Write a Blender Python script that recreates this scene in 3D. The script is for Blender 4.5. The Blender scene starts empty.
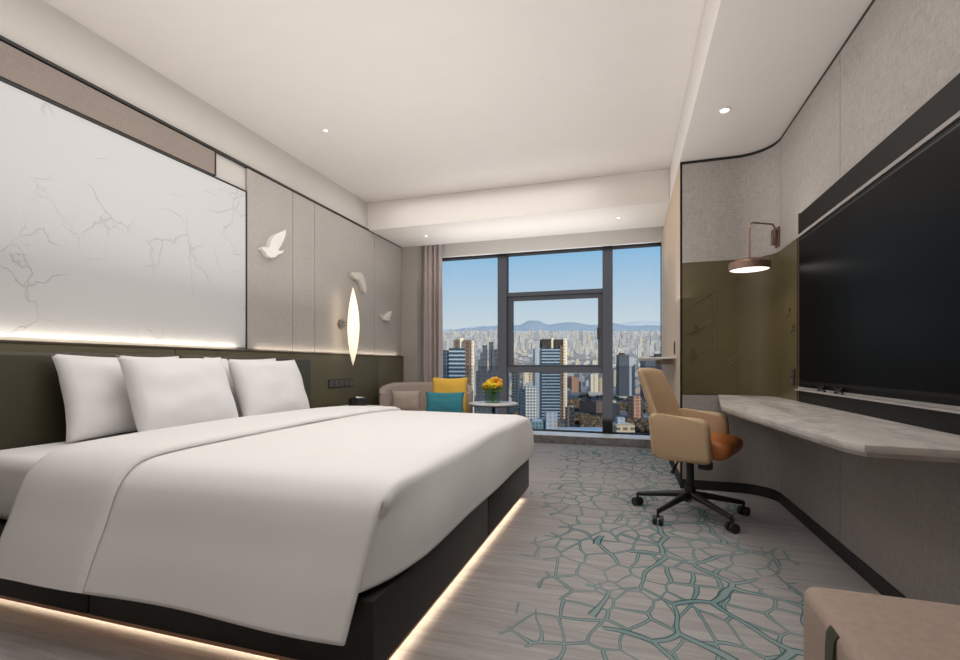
import bpy, bmesh, math, random
from mathutils import Vector, Matrix, noise
R = math.radians
C = bpy.context.scene.collection
rnd = random.Random(7)

# ------------------------------------------------------------------ camera
F, YAW, V0 = 476.0, R(17.25), 365.7
cY, sY = math.cos(YAW), math.sin(YAW)
cam = bpy.data.cameras.new('camera')
co = bpy.data.objects.new('camera', cam); C.objects.link(co)
co.location = (0, 0, 1); co.rotation_euler = (R(90), 0, YAW)
cam.sensor_width = 36; cam.lens = F / 960 * 36
cam.shift_y = (V0 - 330) / 960
cam.clip_start = .03; cam.clip_end = 30000
bpy.context.scene.camera = co
def city(u, d, z=0.0):               # a spot in the city: lateral measure u at forward distance d
    a = (u - 480) / F * d
    return Vector((a * cY - d * sY, a * sY + d * cY, z))
def zat(v, d): return 1 - (v - V0) / F * d

# ------------------------------------------------------------------ materials
def lin(r, g, b):
    f = lambda x: (x / 255 / 12.92) if x <= 10 else ((x / 255 + .055) / 1.055) ** 2.4
    return (f(r), f(g), f(b), 1)
class NT:
    def __init__(s, name):
        s.m = bpy.data.materials.new(name); s.m.use_nodes = True
        s.t = s.m.node_tree; s.n = s.t.nodes; s.b = s.n['Principled BSDF']; s.out = s.n['Material Output']
    def add(s, typ, **kw):
        n = s.n.new(typ)
        for k, v in kw.items(): setattr(n, k, v)
        return n
    def link(s, a, b): s.t.links.new(a, b)
    def math(s, op, a, b=None, c=None, clamp=False):
        n = s.add('ShaderNodeMath', operation=op); n.use_clamp = clamp
        for i, x in enumerate((a, b, c)):
            if x is None: continue
            if hasattr(x, 'links'): s.link(x, n.inputs[i])
            else: n.inputs[i].default_value = x
        return n.outputs[0]
    def coords(s, scale=(1, 1, 1), rot=(0, 0, 0), kind='Object'):
        tc = s.add('ShaderNodeTexCoord'); mp = s.add('ShaderNodeMapping')
        mp.inputs['Scale'].default_value = scale; mp.inputs['Rotation'].default_value = rot
        s.link(tc.outputs[kind], mp.inputs[0]); return mp.outputs[0]
    def noise(s, vec, scale=5, detail=3, rough=.5):
        n = s.add('ShaderNodeTexNoise'); n.inputs['Scale'].default_value = scale
        n.inputs['Detail'].default_value = detail; n.inputs['Roughness'].default_value = rough
        s.link(vec, n.inputs['Vector']); return n.outputs['Fac']
    def mix(s, fac, a, b, blend='MIX'):
        n = s.add('ShaderNodeMix', data_type='RGBA', blend_type=blend)
        for i, x in ((0, fac), (6, a), (7, b)):
            if hasattr(x, 'links'): s.link(x, n.inputs[i])
            else: n.inputs[i].default_value = x
        return n.outputs[2]
    def ramp(s, fac, stops):
        n = s.add('ShaderNodeValToRGB'); e = n.color_ramp.elements
        while len(e) < len(stops): e.new(.5)
        for q, (p, c) in zip(e, stops): q.position = p; q.color = c
        s.link(fac, n.inputs[0]); return n.outputs[0]
    def bump(s, h, strength=.2, dist=.01):
        n = s.add('ShaderNodeBump'); n.inputs['Strength'].default_value = strength; n.inputs['Distance'].default_value = dist
        s.link(h, n.inputs['Height']); s.link(n.outputs[0], s.b.inputs['Normal']); return n
    def base(s, c):
        if hasattr(c, 'links'): s.link(c, s.b.inputs['Base Color'])
        else: s.b.inputs['Base Color'].default_value = c
    def set(s, rough=.5, metal=0, spec=.5, **kw):
        s.b.inputs['Roughness'].default_value = rough; s.b.inputs['Metallic'].default_value = metal
        s.b.inputs['Specular IOR Level'].default_value = spec
        for k, v in kw.items(): s.b.inputs[k].default_value = v
def vary(c, k): return tuple(min(1, x * k) for x in c[:3]) + (1,)
def plain(name, c, rough=.5, metal=0, spec=.5, var=.06, nscale=6, bump=0, bscale=200, **kw):
    t = NT(name); v = t.coords()
    f = t.noise(v, nscale, 3)
    t.base(t.ramp(f, [(.3, vary(c, 1 - var)), (.7, vary(c, 1 + var))]))
    t.set(rough, metal, spec, **kw)
    if bump: t.bump(t.noise(v, bscale, 2), bump, .003)
    return t.m
def weave(name, c, scale=1.0, rough=.9, contrast=.12, bump=.15):
    t = NT(name)
    a = t.noise(t.coords((60 * scale, 60 * scale, 420 * scale)), 1, 2)
    b = t.noise(t.coords((420 * scale, 420 * scale, 50 * scale)), 1, 2)
    big = t.noise(t.coords(), 2.2, 2)
    f = t.math('ADD', t.math('MULTIPLY', a, .5), t.math('MULTIPLY', b, .5))
    g = t.math('ADD', t.math('MULTIPLY', f, .85), t.math('MULTIPLY', big, .15))
    t.base(t.ramp(g, [(.36, vary(c, 1 - contrast)), (.64, vary(c, 1 + contrast))]))
    t.set(rough, 0, .25); t.bump(f, bump, .002)
    return t.m
def emit(name, c, strength, base=(.8, .8, .8, 1)):
    t = NT(name); t.base(base); t.b.inputs['Emission Color'].default_value = c
    f = t.noise(t.coords(), 9, 1)
    t.link(t.math('MULTIPLY_ADD', f, strength * .1, strength * .95), t.b.inputs['Emission Strength'])
    return t.m
def glass(name, tint, fres=.06):
    t = NT(name)
    tr = t.add('ShaderNodeBsdfTransparent'); gl = t.add('ShaderNodeBsdfGlossy'); mx = t.add('ShaderNodeMixShader')
    tr.inputs[0].default_value = tint; gl.inputs['Roughness'].default_value = 0
    lw = t.add('ShaderNodeFresnel'); lw.inputs[0].default_value = 1.2
    f = t.noise(t.coords(), 1.5, 1)
    t.link(t.math('MULTIPLY', lw.outputs[0], t.math('MULTIPLY_ADD', f, .05, .2)), mx.inputs[0])
    t.link(tr.outputs[0], mx.inputs[1]); t.link(gl.outputs[0], mx.inputs[2]); t.link(mx.outputs[0], t.out.inputs['Surface'])
    return t.m

M = {}
M['paint'] = plain('white_paint', lin(226, 221, 216), .9, 0, .2, .01)
M['ceil'] = plain('ceiling_paint', lin(228, 221, 215), .95, 0, .15, .01)
M['paint_warm'] = plain('warm_white_paint', lin(205, 199, 193), .9, 0, .2, .01)
M['fabric_wall'] = weave('grey_fabric_wall', lin(176, 169, 163), .55)
M['fabric_wall_right'] = weave('grey_woven_wall', lin(178, 171, 166), .4, contrast=.16, bump=.3)
M['fabric_low'] = weave('grey_woven_low_wall', lin(152, 145, 141), .4, contrast=.12, bump=.3)
M['brown_fabric'] = weave('brown_fabric_panel', lin(146, 134, 126), .6)
M['olive'] = plain('olive_leather', lin(94, 87, 63), .5, 0, .4, .05, 3, .12, 260)
M['olive_right'] = plain('olive_lacquer', lin(92, 83, 57), .36, 0, .45, .04, 3)
M['headboard'] = plain('dark_olive_leather', lin(62, 58, 41), .42, 0, .5, .06, 4, .15, 240)
M['bed_base'] = plain('black_brown_leather', lin(40, 36, 31), .45, 0, .3, .08, 5, .15, 260)
M['linen'] = plain('white_linen', lin(232, 229, 227), .85, 0, .2, .012, 5, .05, 420)
M['pillow'] = plain('white_pillow_cotton', lin(234, 231, 230), .85, 0, .2, .012, 5, .06, 60)
M['black'] = plain('black_trim', lin(38, 35, 33), .45, 0, .4, .08)
M['frame'] = plain('dark_window_metal', lin(33, 32, 35), .6, .0, .2, .05)
M['copper_strip'] = plain('copper_strip', lin(196, 150, 118), .4, .4, .5, .05)
M['bronze'] = plain('brushed_bronze', lin(142, 116, 102), .4, .6, .5, .1, 30)
M['chrome'] = plain('satin_nickel', lin(160, 150, 140), .3, .9, .5, .06, 30)
M['beige_panel'] = plain('beige_lacquer_panel', lin(206, 184, 160), .6, 0, .3, .02)
M['shelf'] = plain('white_stone_shelf', lin(232, 230, 228), .35, 0, .4, .03)
M['tan'] = plain('tan_leather', lin(184, 156, 124), .55, 0, .35, .04, 5, .1, 300)
M['orange_leather'] = plain('cognac_leather', lin(170, 98, 44), .45, 0, .45, .07, 6, .12, 300)
M['black_plastic'] = plain('black_plastic', lin(34, 33, 34), .4, 0, .5, .08)
M['ottoman'] = weave('beige_ottoman_fabric', lin(160, 142, 129), .8, contrast=.1)
M['strap'] = plain('dark_green_leather', lin(58, 58, 42), .5, 0, .4, .08, 8, .15, 300)
M['armchair'] = weave('taupe_upholstery', lin(172, 157, 147), .9, contrast=.07)
M['yellow'] = weave('mustard_cushion', lin(240, 192, 84), .9, contrast=.08)
M['teal'] = weave('teal_cushion', lin(66, 142, 156), .9, contrast=.1)
M['beige_cushion'] = weave('beige_cushion_cloth', lin(178, 162, 150), .9, contrast=.06)
M['ceramic'] = plain('white_ceramic', lin(236, 232, 226), .5, 0, .4, .02)
M['ceramic_grey'] = plain('greyish_ceramic', lin(218, 208, 199), .5, 0, .4, .03)  # slightly darker ceramic for the bird with the drooping wing
M['socket'] = plain('dark_socket_plate', lin(58, 54, 50), .45, .2, .4, .06)
M['socket_key'] = plain('grey_socket_key', lin(92, 88, 84), .45, .1, .4, .05)
M['tv_panel'] = plain('black_lacquer_panel', lin(22, 20, 20), .4, 0, .15, .08)
M['tv_screen'] = plain('dark_tv_glass', lin(9, 12, 15), .3, 0, .05, .05)
M['tv_frame'] = plain('tv_bezel', lin(14, 14, 15), .3, 0, .4, .05)
M['grey_strip'] = plain('grey_metal_strip', lin(168, 162, 158), .5, .0, .4, .05)
M['leaf'] = plain('flower_leaves', lin(110, 150, 36), .6, 0, .3, .25, 60)
M['petal_y'] = plain('yellow_petals', lin(255, 218, 50), .7, 0, .2, .08, 80)
M['petal_o'] = plain('orange_petals', lin(255, 184, 70), .7, 0, .2, .08, 80)
M['paper'] = plain('white_paper', lin(240, 238, 234), .9, 0, .2, .01)
M['wood_dark'] = plain('dark_wood', lin(84, 70, 56), .5, 0, .4, .1, 14)
M['led'] = emit('warm_led_strip', (1, .82, .6, 1), 2)
M['led_soft'] = emit('led_disc', (1, .93, .82, 1), 9)
M['lamp_disc'] = emit('lamp_diffuser', (1, .93, .84, 1), 1.6)
M['pane'] = glass('window_glass', (.97, .985, .985, 1))
M['guard'] = glass('tinted_guard_glass', (.80, .83, .86, 1))
M['vase'] = glass('vase_glass', (.86, .92, .88, 1))

def marble(name, c1, c2, sc, rough):
    t = NT(name); v = t.coords((1, .45, 1), (0, 0, .35))
    a = t.noise(v, sc, 6, .62)
    w = t.math('ABSOLUTE', t.math('SUBTRACT', t.noise(v, sc * .8, 7, .6), .5))
    base = t.ramp(a, [(.3, c1), (.7, c2)])
    t.base(t.mix(t.ramp(w, [(0, (.55, .55, .55, 1)), (.05, (0, 0, 0, 1))]), base, vary(c1, .8)))
    t.set(rough, 0, .5); return t.m
M['desk_marble'] = marble('grey_marble', lin(180, 173, 167), lin(208, 202, 197), 5, .25)
M['table_marble'] = marble('white_marble', lin(222, 218, 215), lin(240, 238, 236), 6, .3)
M['sill_stone'] = marble('dark_grey_stone', lin(108, 104, 103), lin(146, 142, 140), 9, .4)
M['sill_top'] = plain('pale_stone_sill', lin(246, 249, 250), .35, 0, .5, .03)

def relief():
    t = NT('white_relief_plaster'); v = t.coords()
    nz = t.add('ShaderNodeTexNoise'); nz.inputs['Scale'].default_value = 3.2; nz.inputs['Detail'].default_value = 6
    t.link(v, nz.inputs['Vector'])
    warp = t.mix(.38, v, nz.outputs['Color'], 'ADD')
    vo = t.add('ShaderNodeTexVoronoi', feature='DISTANCE_TO_EDGE'); vo.inputs['Scale'].default_value = 3.4
    t.link(warp, vo.inputs['Vector'])
    line = t.ramp(vo.outputs['Distance'], [(.0, (1, 1, 1, 1)), (.02, (0, 0, 0, 1))])
    mask = t.ramp(t.noise(v, 2.1, 2), [(.5, (0, 0, 0, 1)), (.62, (1, 1, 1, 1))])
    h = t.math('MULTIPLY', line, mask)
    t.base(t.mix(t.math('MULTIPLY', h, .15), lin(205, 205, 205), lin(170, 165, 158)))
    t.set(.85, 0, .2); t.bump(h, .6, .008); return t.m
M['relief'] = relief()

def leafshade():
    t = NT('glowing_leaf_shade'); v = t.coords()
    w = t.add('ShaderNodeTexWave', wave_type='BANDS', bands_direction='Z'); w.inputs['Scale'].default_value = 9
    w.inputs['Distortion'].default_value = 2; t.link(v, w.inputs['Vector'])
    sx = t.add('ShaderNodeSeparateXYZ'); t.link(v, sx.inputs[0])
    z = t.math('ABSOLUTE', sx.outputs['Z'])
    k = t.ramp(z, [(.0, (1.25,) * 3 + (1,)), (.25, (1.05,) * 3 + (1,)), (.42, (.55,) * 3 + (1,))])
    t.base(lin(240, 228, 205))
    col = t.mix(t.math('MULTIPLY', w.outputs['Fac'], .3), (1, .86, .62, 1), (1, .78, .5, 1))
    t.link(col, t.b.inputs['Emission Color']); t.link(t.math('MULTIPLY', k, .85), t.b.inputs['Emission Strength'])
    return t.m
M['leafshade'] = leafshade()

def carpet():
    t = NT('patterned_carpet'); v = t.coords()
    # heathered streaks across the room
    st = t.noise(t.coords((5, 85, 1)), 1, 3, .6); st2 = t.noise(t.coords((1.2, 20, 1)), 1, 3, .6)
    fine = t.noise(v, 240, 1)
    g = t.math('ADD', t.math('ADD', t.math('MULTIPLY', st, .4), t.math('MULTIPLY', st2, .4)), t.math('MULTIPLY', fine, .2))
    base = t.ramp(g, [(.36, lin(144, 140, 139)), (.5, lin(163, 158, 156)), (.62, lin(176, 171, 168))])
    # warped network of branches
    nz = t.add('ShaderNodeTexNoise'); nz.inputs['Scale'].default_value = 2.6; nz.inputs['Detail'].default_value = 1
    t.link(v, nz.inputs['Vector'])
    off = t.add('ShaderNodeVectorMath', operation='MULTIPLY_ADD')
    t.link(nz.outputs['Color'], off.inputs[0]); off.inputs[1].default_value = (.20, .20, 0); t.link(v, off.inputs[2])
    sx = t.add('ShaderNodeSeparateXYZ'); t.link(v, sx.inputs[0])
    X, Y = sx.outputs['X'], sx.outputs['Y']
    def net(scale, wd, seed):
        mp = t.add('ShaderNodeMapping'); mp.inputs['Location'].default_value = (seed, seed * .7, 0); mp.inputs['Scale'].default_value = (1, .8, 1)
        t.link(off.outputs[0], mp.inputs[0])
        vo = t.add('ShaderNodeTexVoronoi', feature='DISTANCE_TO_EDGE', voronoi_dimensions='2D')
        vo.inputs['Scale'].default_value = scale; vo.inputs['Randomness'].default_value = .85
        t.link(mp.outputs[0], vo.inputs['Vector'])
        d = t.math('DIVIDE', vo.outputs['Distance'], scale)
        wn = t.math('MULTIPLY_ADD', t.noise(v, 2.4, 2), wd * 1.9, -wd * .35)
        return t.math('DIVIDE', d, t.math('MAXIMUM', wn, .0025))
    a = net(8.0, .0125, 3.1); b = net(3.5, .0225, 8.3)
    # where the pattern lies: a meandering band down the middle of the room
    mid = t.math('MULTIPLY_ADD', Y, -.10, .40)
    half = t.math('MULTIPLY_ADD', t.noise(v, 1.5, 2), 1.0, .16)
    inside = t.math('SUBTRACT', half, t.math('ABSOLUTE', t.math('SUBTRACT', X, mid)))
    ina = t.ramp(t.math('ADD', inside, t.math('MULTIPLY_ADD', t.noise(v, 4.5, 1), .5, -.3)), [(.0, (0, 0, 0, 1)), (.03, (1, 1, 1, 1))])
    inb = t.ramp(t.math('ADD', t.math('MULTIPLY_ADD', t.math('SUBTRACT', X, .05), .5, -.05), t.math('MULTIPLY_ADD', t.noise(v, 3.3, 1), .9, -.34)), [(.0, (0, 0, 0, 1)), (.03, (1, 1, 1, 1))])
    tone = t.noise(v, 1.3, 2)
    fill = t.ramp(tone, [(.35, lin(150, 161, 158)), (.62, lin(118, 146, 146))])
    edge = t.ramp(tone, [(.35, lin(86, 112, 113)), (.62, lin(44, 74, 78))])
    def band(dd, col):
        f1 = t.ramp(dd, [(1.0, (1, 1, 1, 1)), (1.0, (0, 0, 0, 1))]) 
        return f1
    def layer(basec, d, mask):
        nrm = t.math('DIVIDE', d, 2.0)
        ed = t.math('MULTIPLY', t.ramp(nrm, [(0, (1, 1, 1, 1)), (.46, (1, 1, 1, 1)), (.54, (0, 0, 0, 1))]), mask)
        fi = t.math('MULTIPLY', t.ramp(nrm, [(0, (1, 1, 1, 1)), (.26, (1, 1, 1, 1)), (.33, (0, 0, 0, 1))]), mask)
        c1 = t.mix(t.math('MULTIPLY', ed, .95), basec, edge)
        return t.mix(t.math('MULTIPLY', fi, .9), c1, fill)
    col = layer(base, a, ina)
    col = layer(col, b, t.math('MULTIPLY', inb, ina))
    t.base(col)
    t.set(.95, 0, .1); t.bump(t.math('ADD', fine, st), .25, .004)
    return t.m
M['carpet'] = carpet()

def facade(name, wall, win, sx, sz, haze=0, hz=lin(176, 190, 204), mort=.35):
    t = NT(name); tc = t.add('ShaderNodeTexCoord'); s = t.add('ShaderNodeSeparateXYZ'); t.link(tc.outputs['Object'], s.inputs[0])
    h = t.math('ADD', s.outputs['X'], s.outputs['Y'])
    fx = t.math('FRACT', t.math('DIVIDE', h, sx)); fz = t.math('FRACT', t.math('DIVIDE', s.outputs['Z'], sz))
    w = t.math('MULTIPLY', t.math('GREATER_THAN', fx, mort), t.math('GREATER_THAN', fz, .4))
    nrm = t.add('ShaderNodeNewGeometry'); ns = t.add('ShaderNodeSeparateXYZ'); t.link(nrm.outputs['Normal'], ns.inputs[0])
    w = t.math('MULTIPLY', w, t.math('LESS_THAN', ns.outputs['Z'], .5))
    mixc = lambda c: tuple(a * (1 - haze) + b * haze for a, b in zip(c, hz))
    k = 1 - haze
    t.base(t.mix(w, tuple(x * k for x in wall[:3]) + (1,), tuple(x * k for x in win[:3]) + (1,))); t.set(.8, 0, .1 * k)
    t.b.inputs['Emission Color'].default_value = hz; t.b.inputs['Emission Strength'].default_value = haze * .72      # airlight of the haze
    return t.m

# ------------------------------------------------------------------ mesh helpers
def obj(name, bm, mat, parent=None, smooth=None, loc=None, sub=0):
    me = bpy.data.meshes.new(name)
    bmesh.ops.recalc_face_normals(bm, faces=bm.faces[:]); bm.to_mesh(me); bm.free()
    for m in (mat if isinstance(mat, (list, tuple)) else [mat]): me.materials.append(M[m] if isinstance(m, str) else m)
    if smooth is not None:
        me.shade_smooth()
        if smooth < 179: me.set_sharp_from_angle(angle=R(smooth))
    o = bpy.data.objects.new(name, me); C.objects.link(o)
    if loc: o.location = loc
    if parent: o.parent = parent
    if sub:
        s = o.modifiers.new('sub', 'SUBSURF'); s.levels = sub; s.render_levels = sub
    return o
def tag(o, label, cat, group=None):
    o['label'] = label; o['category'] = cat
    if group: o['group'] = group
    return o
def thing(name, label, cat, loc=(0, 0, 0), rz=0, group=None):
    o = bpy.data.objects.new(name, None); C.objects.link(o); o.location = loc; o.rotation_euler = (0, 0, rz)
    o.empty_display_size = .1
    return tag(o, label, cat, group)
def struct(name, bm, mat, parent=None, **k):
    o = obj(name, bm, mat, parent, **k)
    if not parent: o['kind'] = 'structure'
    return o
def box(bm, x0, x1, y0, y1, z0, z1, bev=0, seg=2, mi=0, mat=None):
    r = bmesh.ops.create_cube(bm, size=1)
    vs = r['verts']
    for v in vs: v.co = Vector(((x0 + x1) / 2 + v.co.x * (x1 - x0), (y0 + y1) / 2 + v.co.y * (y1 - y0), (z0 + z1) / 2 + v.co.z * (z1 - z0)))
    fs = {f for v in vs for f in v.link_faces}
    if bev:
        es = list({e for v in vs for e in v.link_edges})
        b = bmesh.ops.bevel(bm, geom=es, offset=bev, segments=seg, profile=.5, affect='EDGES')
        vs = list({v for f in b['faces'] for v in f.verts} | {v for v in vs if v.is_valid}); fs = {f for v in vs for f in v.link_faces}
    for f in fs: f.material_index = mi
    if mat is not None: bmesh.ops.transform(bm, matrix=mat, verts=vs)
    return vs
def B(*a, **k):
    bm = bmesh.new(); box(bm, *a, **k); return bm
def prism(bm, pts, axis, a, b, bev=0, seg=2):
    """extrude a 2D polygon; axis 'x': pts=(y,z); 'y': pts=(x,z); 'z': pts=(x,y)"""
    mk = {'x': lambda p, q: (q, p[0], p[1]), 'y': lambda p, q: (p[0], q, p[1]), 'z': lambda p, q: (p[0], p[1], q)}[axis]
    v0 = [bm.verts.new(mk(p, a)) for p in pts]; v1 = [bm.verts.new(mk(p, b)) for p in pts]; n = len(pts)
    f0 = bm.faces.new(v0); f1 = bm.faces.new(v1)
    for i in range(n): bm.faces.new((v0[i], v0[(i + 1) % n], v1[(i + 1) % n], v1[i]))
    if bev:
        es = list(f0.edges) + list(f1.edges)
        bmesh.ops.bevel(bm, geom=es, offset=bev, segments=seg, profile=.5, affect='EDGES')
def tube(bm, pts, rad, n=10, caps=True):
    pts = [Vector(p) for p in pts]; rads = rad if isinstance(rad, (list, tuple)) else [rad] * len(pts)
    rings = []; up = None
    for i, p in enumerate(pts):
        d = (pts[min(i + 1, len(pts) - 1)] - pts[max(i - 1, 0)]).normalized()
        if up is None:
            up = Vector((0, 0, 1)) if abs(d.z) < .9 else Vector((1, 0, 0))
        a = d.cross(up).normalized(); b = a.cross(d).normalized(); up = b
        rings.append([bm.verts.new(p + rads[i] * (math.cos(2 * math.pi * k / n) * a + math.sin(2 * math.pi * k / n) * b)) for k in range(n)])
    for r0, r1 in zip(rings, rings[1:]):
        for k in range(n): bm.faces.new((r0[k], r0[(k + 1) % n], r1[(k + 1) % n], r1[k]))
    if caps: bm.faces.new(rings[0]); bm.faces.new(rings[-1][::-1])
def T(pts, rad, n=10):
    bm = bmesh.new(); tube(bm, pts, rad, n); return bm
def lathe(prof, n=32, ctr=(0, 0, 0), close=True):
    bm = bmesh.new(); rings = []
    for r, z in prof: rings.append([bm.verts.new((ctr[0] + r * math.cos(2 * math.pi * k / n), ctr[1] + r * math.sin(2 * math.pi * k / n), ctr[2] + z)) for k in range(n)] if r > 1e-6 else [bm.verts.new((ctr[0], ctr[1], ctr[2] + z))])
    for a, b in zip(rings, rings[1:]):
        for k in range(n):
            q = [a[k % len(a)], a[(k + 1) % len(a)], b[(k + 1) % len(b)], b[k % len(b)]]
            q = list(dict.fromkeys(q))
            if len(q) > 2: bm.faces.new(q)
    if close:
        if len(rings[0]) > 1: bm.faces.new(rings[0])
        if len(rings[-1]) > 1: bm.faces.new(rings[-1][::-1])
    return bm
def gridmesh(bm, fn, nu, nv, skip=None):
    vs = [[bm.verts.new(fn(i / (nu - 1), j / (nv - 1))) for j in range(nv)] for i in range(nu)]
    for i in range(nu - 1):
        for j in range(nv - 1):
            bm.faces.new((vs[i][j], vs[i + 1][j], vs[i + 1][j + 1], vs[i][j + 1]))
    return vs
def lamp(name, typ, loc, rot, energy, color=(1, 1, 1), size=(1, 1), spread=None, **k):
    l = bpy.data.lights.new(name, typ); o = bpy.data.objects.new(name, l); C.objects.link(o)
    o.location = loc; o.rotation_euler = rot; l.energy = energy; l.color = color
    if typ == 'AREA':
        l.shape = 'RECTANGLE'; l.size, l.size_y = size
        if spread: l.spread = spread
    for q, v in k.items(): setattr(l, q, v)
    return o
def cushion(w, h, t, n=22, pinch=.06, seed=0, wr=.012, flat=.5):
    """soft square cushion standing in local XZ, thickness along Y, resting on z=0"""
    bm = bmesh.new(); N = 2 * n
    for side in (-1, 1):
        def fn(a, b, side=side):
            u, v = a * 2 - 1, b * 2 - 1
            ed = (max(0, 1 - abs(u) ** 2.6) * max(0, 1 - abs(v) ** 2.6)) ** flat
            px = u * (w / 2) * (1 - pinch * (1 - v * v) * (abs(u) ** 3)); pz = v * (h / 2) * (1 - pinch * (1 - u * u) * (abs(v) ** 3))
            nz = noise.noise(Vector((u * 2 + seed, v * 2 + side * 3, seed * 1.7))) * wr * ed
            return Vector((px, side * (t / 2 * ed + nz) - .03 * h * (v + 1) * 0, pz + h / 2))
        gridmesh(bm, fn, n, n)
    bmesh.ops.remove_doubles(bm, verts=bm.verts[:], dist=.0015)
    return bm

# ================================================================== ROOM SHELL
XL, XR, XF = -3.058, 1.072, .42           # left wall, right wall, soffit edge
YB, YC, YO, YW = 5.18, 6.06, 4.2, 6.42    # beam, back wall, olive wall, window
ZT, ZC, YR = 2.66, 3.0, -1.7
struct('floor', B(XL - .2, 1.4, YR - .15, 6.62, -.1, 0), 'carpet')
struct('ceiling', B(XL - .2, 1.4, YR - .15, 6.7, ZC, ZC + .1), 'ceil')
struct('wall_left', B(XL - .15, XL, YR, 6.6, 0, ZC), 'paint_warm')
struct('wall_rear', B(XL - .15, 1.4, YR - .15, YR, 0, ZC), 'paint_warm')
# right wall, curving round to face the camera and stepping back to the window
def rpath(s0, s1, off=0, n=14):
    """points of the right wall's face between two arc lengths, measured from the partition's corner; off = out into the room"""
    r = .26; la = XR - r - XF; lc = la + r * math.pi / 2
    ss = {s0, s1}
    for q in (la, lc):
        if s0 < q < s1: ss.add(q)
    for k in range(1, n):
        q = la + (lc - la) * k / n
        if s0 < q < s1: ss.add(q)
    out = []
    for s in sorted(ss):
        if s <= la: p, nn = (XF + s, YO), (0, -1)
        elif s <= lc:
            a = math.pi / 2 - (s - la) / r
            nn = (-math.cos(a), -math.sin(a)); p = (XR - r + r * math.cos(a), YO - r + r * math.sin(a))
        else: p, nn = (XR, YO - r - (s - lc)), (-1, 0)
        out.append((p[0] + nn[0] * off, p[1] + nn[1] * off))
    return out
SY = lambda y: (XR - .26 - XF) + .26 * math.pi / 2 + (YO - .26 - y)     # arc length at a given Y on the straight part
def rstrip(s0, s1, z0, z1, t0, t1, bev=0):
    bm = bmesh.new(); prism(bm, rpath(s0, s1, t0) + rpath(s0, s1, t1)[::-1], 'z', z0, z1, bev); return bm
bm = bmesh.new()
prism(bm, rpath(0, SY(YR)) + [(1.3, YR), (1.3, 6.6), (XF, 6.6)], 'z', 0, ZC)
struct('wall_right', bm, 'black', smooth=35)
struct('trim_1', B(XF - .015, 1.3, YR, YB - .012, ZT, ZC - .002), 'ceil')          # dropped soffit on the right
o = bpy.data.objects['trim_1']
bm = bmesh.new(); box(bm, XL, XF, YB, YC, ZT, ZC - .002); box(bm, XL, XF - .016, YB - .012, YB, ZT, ZT + .045)
struct('trim_2', bm, 'ceil')                                          # beam before the window
struct('trim_3', B(XL, XF, 6.36, 6.6, 2.56, ZC - .002), 'paint')      # wall over the window
struct('wall_back', B(XL, -2.8, YC, 6.6, 0, ZC - .002), 'fabric_wall')
bm = bmesh.new(); box(bm, -2.8, XF, 6.12, 6.6, 0.002, .1, .004)
struct('trim_4', bm, 'sill_stone')
struct('trim_5', B(-2.8, XF, 6.125, 6.6, .1, .112, .003), 'sill_top')
# dark reveals and skirting
bm = bmesh.new(); box(bm, XL, XL + .03, YR, YC, ZT - .006, ZT + .012); struct('trim_6', bm, 'black')
struct('trim_7', rstrip(0.0, SY(YR), ZT - .022, ZT - .002, 0, .012), 'black', smooth=35)
struct('baseboard_right', rstrip(0.0, SY(YR), .002, .075, 0, .018, .003), 'black', smooth=35)
struct('trim_8', B(XF - .012, XF + .004, YO - .014, YO + .002, .004, ZT - .004), 'frame')
struct('wall_partition', B(XF - .014, XF, YO + .004, 6.36, .12, ZT - .004, .002), 'beige_panel')
struct('baseboard_partition', B(XF - .01, XF, YO + .004, 6.1, .002, .118, .002), 'frame')

# fabric panels, left wall (upper) -- each one separate
lz0, lz1, pt = 1.142, ZT - .008, .022
for (y0, y1, lab) in ((3.222, 3.785, 'tall grey fabric wall panel carrying the large white bird, beside the white relief'),
                      (3.792, 4.116, 'narrowest tall grey fabric wall panel, without a bird or lamp'),
                      (4.123, 5.306, 'wide grey fabric wall panel behind the glowing leaf-shaped wall lamp'),
                      (5.313, YC - .004, 'grey fabric wall panel with the small white bird, beside the window corner')):
    tag(obj('wall_panel', B(XL, XL + pt, y0, y1, lz0, lz1, .003), 'fabric_wall'), lab, 'wall panel', 'grey fabric wall panels on the bed wall')
pn = thing('relief_panel', 'large white plaster wall panel with faint branch relief above the bed', 'wall panel', (XL + .001, 1, 1.15))
p = obj('plaster_face', B(0, .02, YR - 1 + .05, 3.205 - 1, 0, 1.295, .002), 'relief', pn)
p = obj('edge_frame', B(0, .026, 3.205 - 1, 3.216 - 1, 0, 1.3), 'black', pn)
p = obj('edge_frame', B(0, .026, YR - 1 + .05, 3.205 - 1, 1.296, 1.306), 'black', pn)
t = thing('fabric_frieze', 'long brown fabric band above the white relief panel, edged in dark metal', 'wall panel', (XL + .001, 0, 2.47))
obj('fabric', B(0, .02, YR + .05, 2.895, 0, .178, .002), 'brown_fabric', t)
obj('end_trim', B(0, .024, 2.896, 2.906, -.004, .178), 'black', t)

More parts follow.
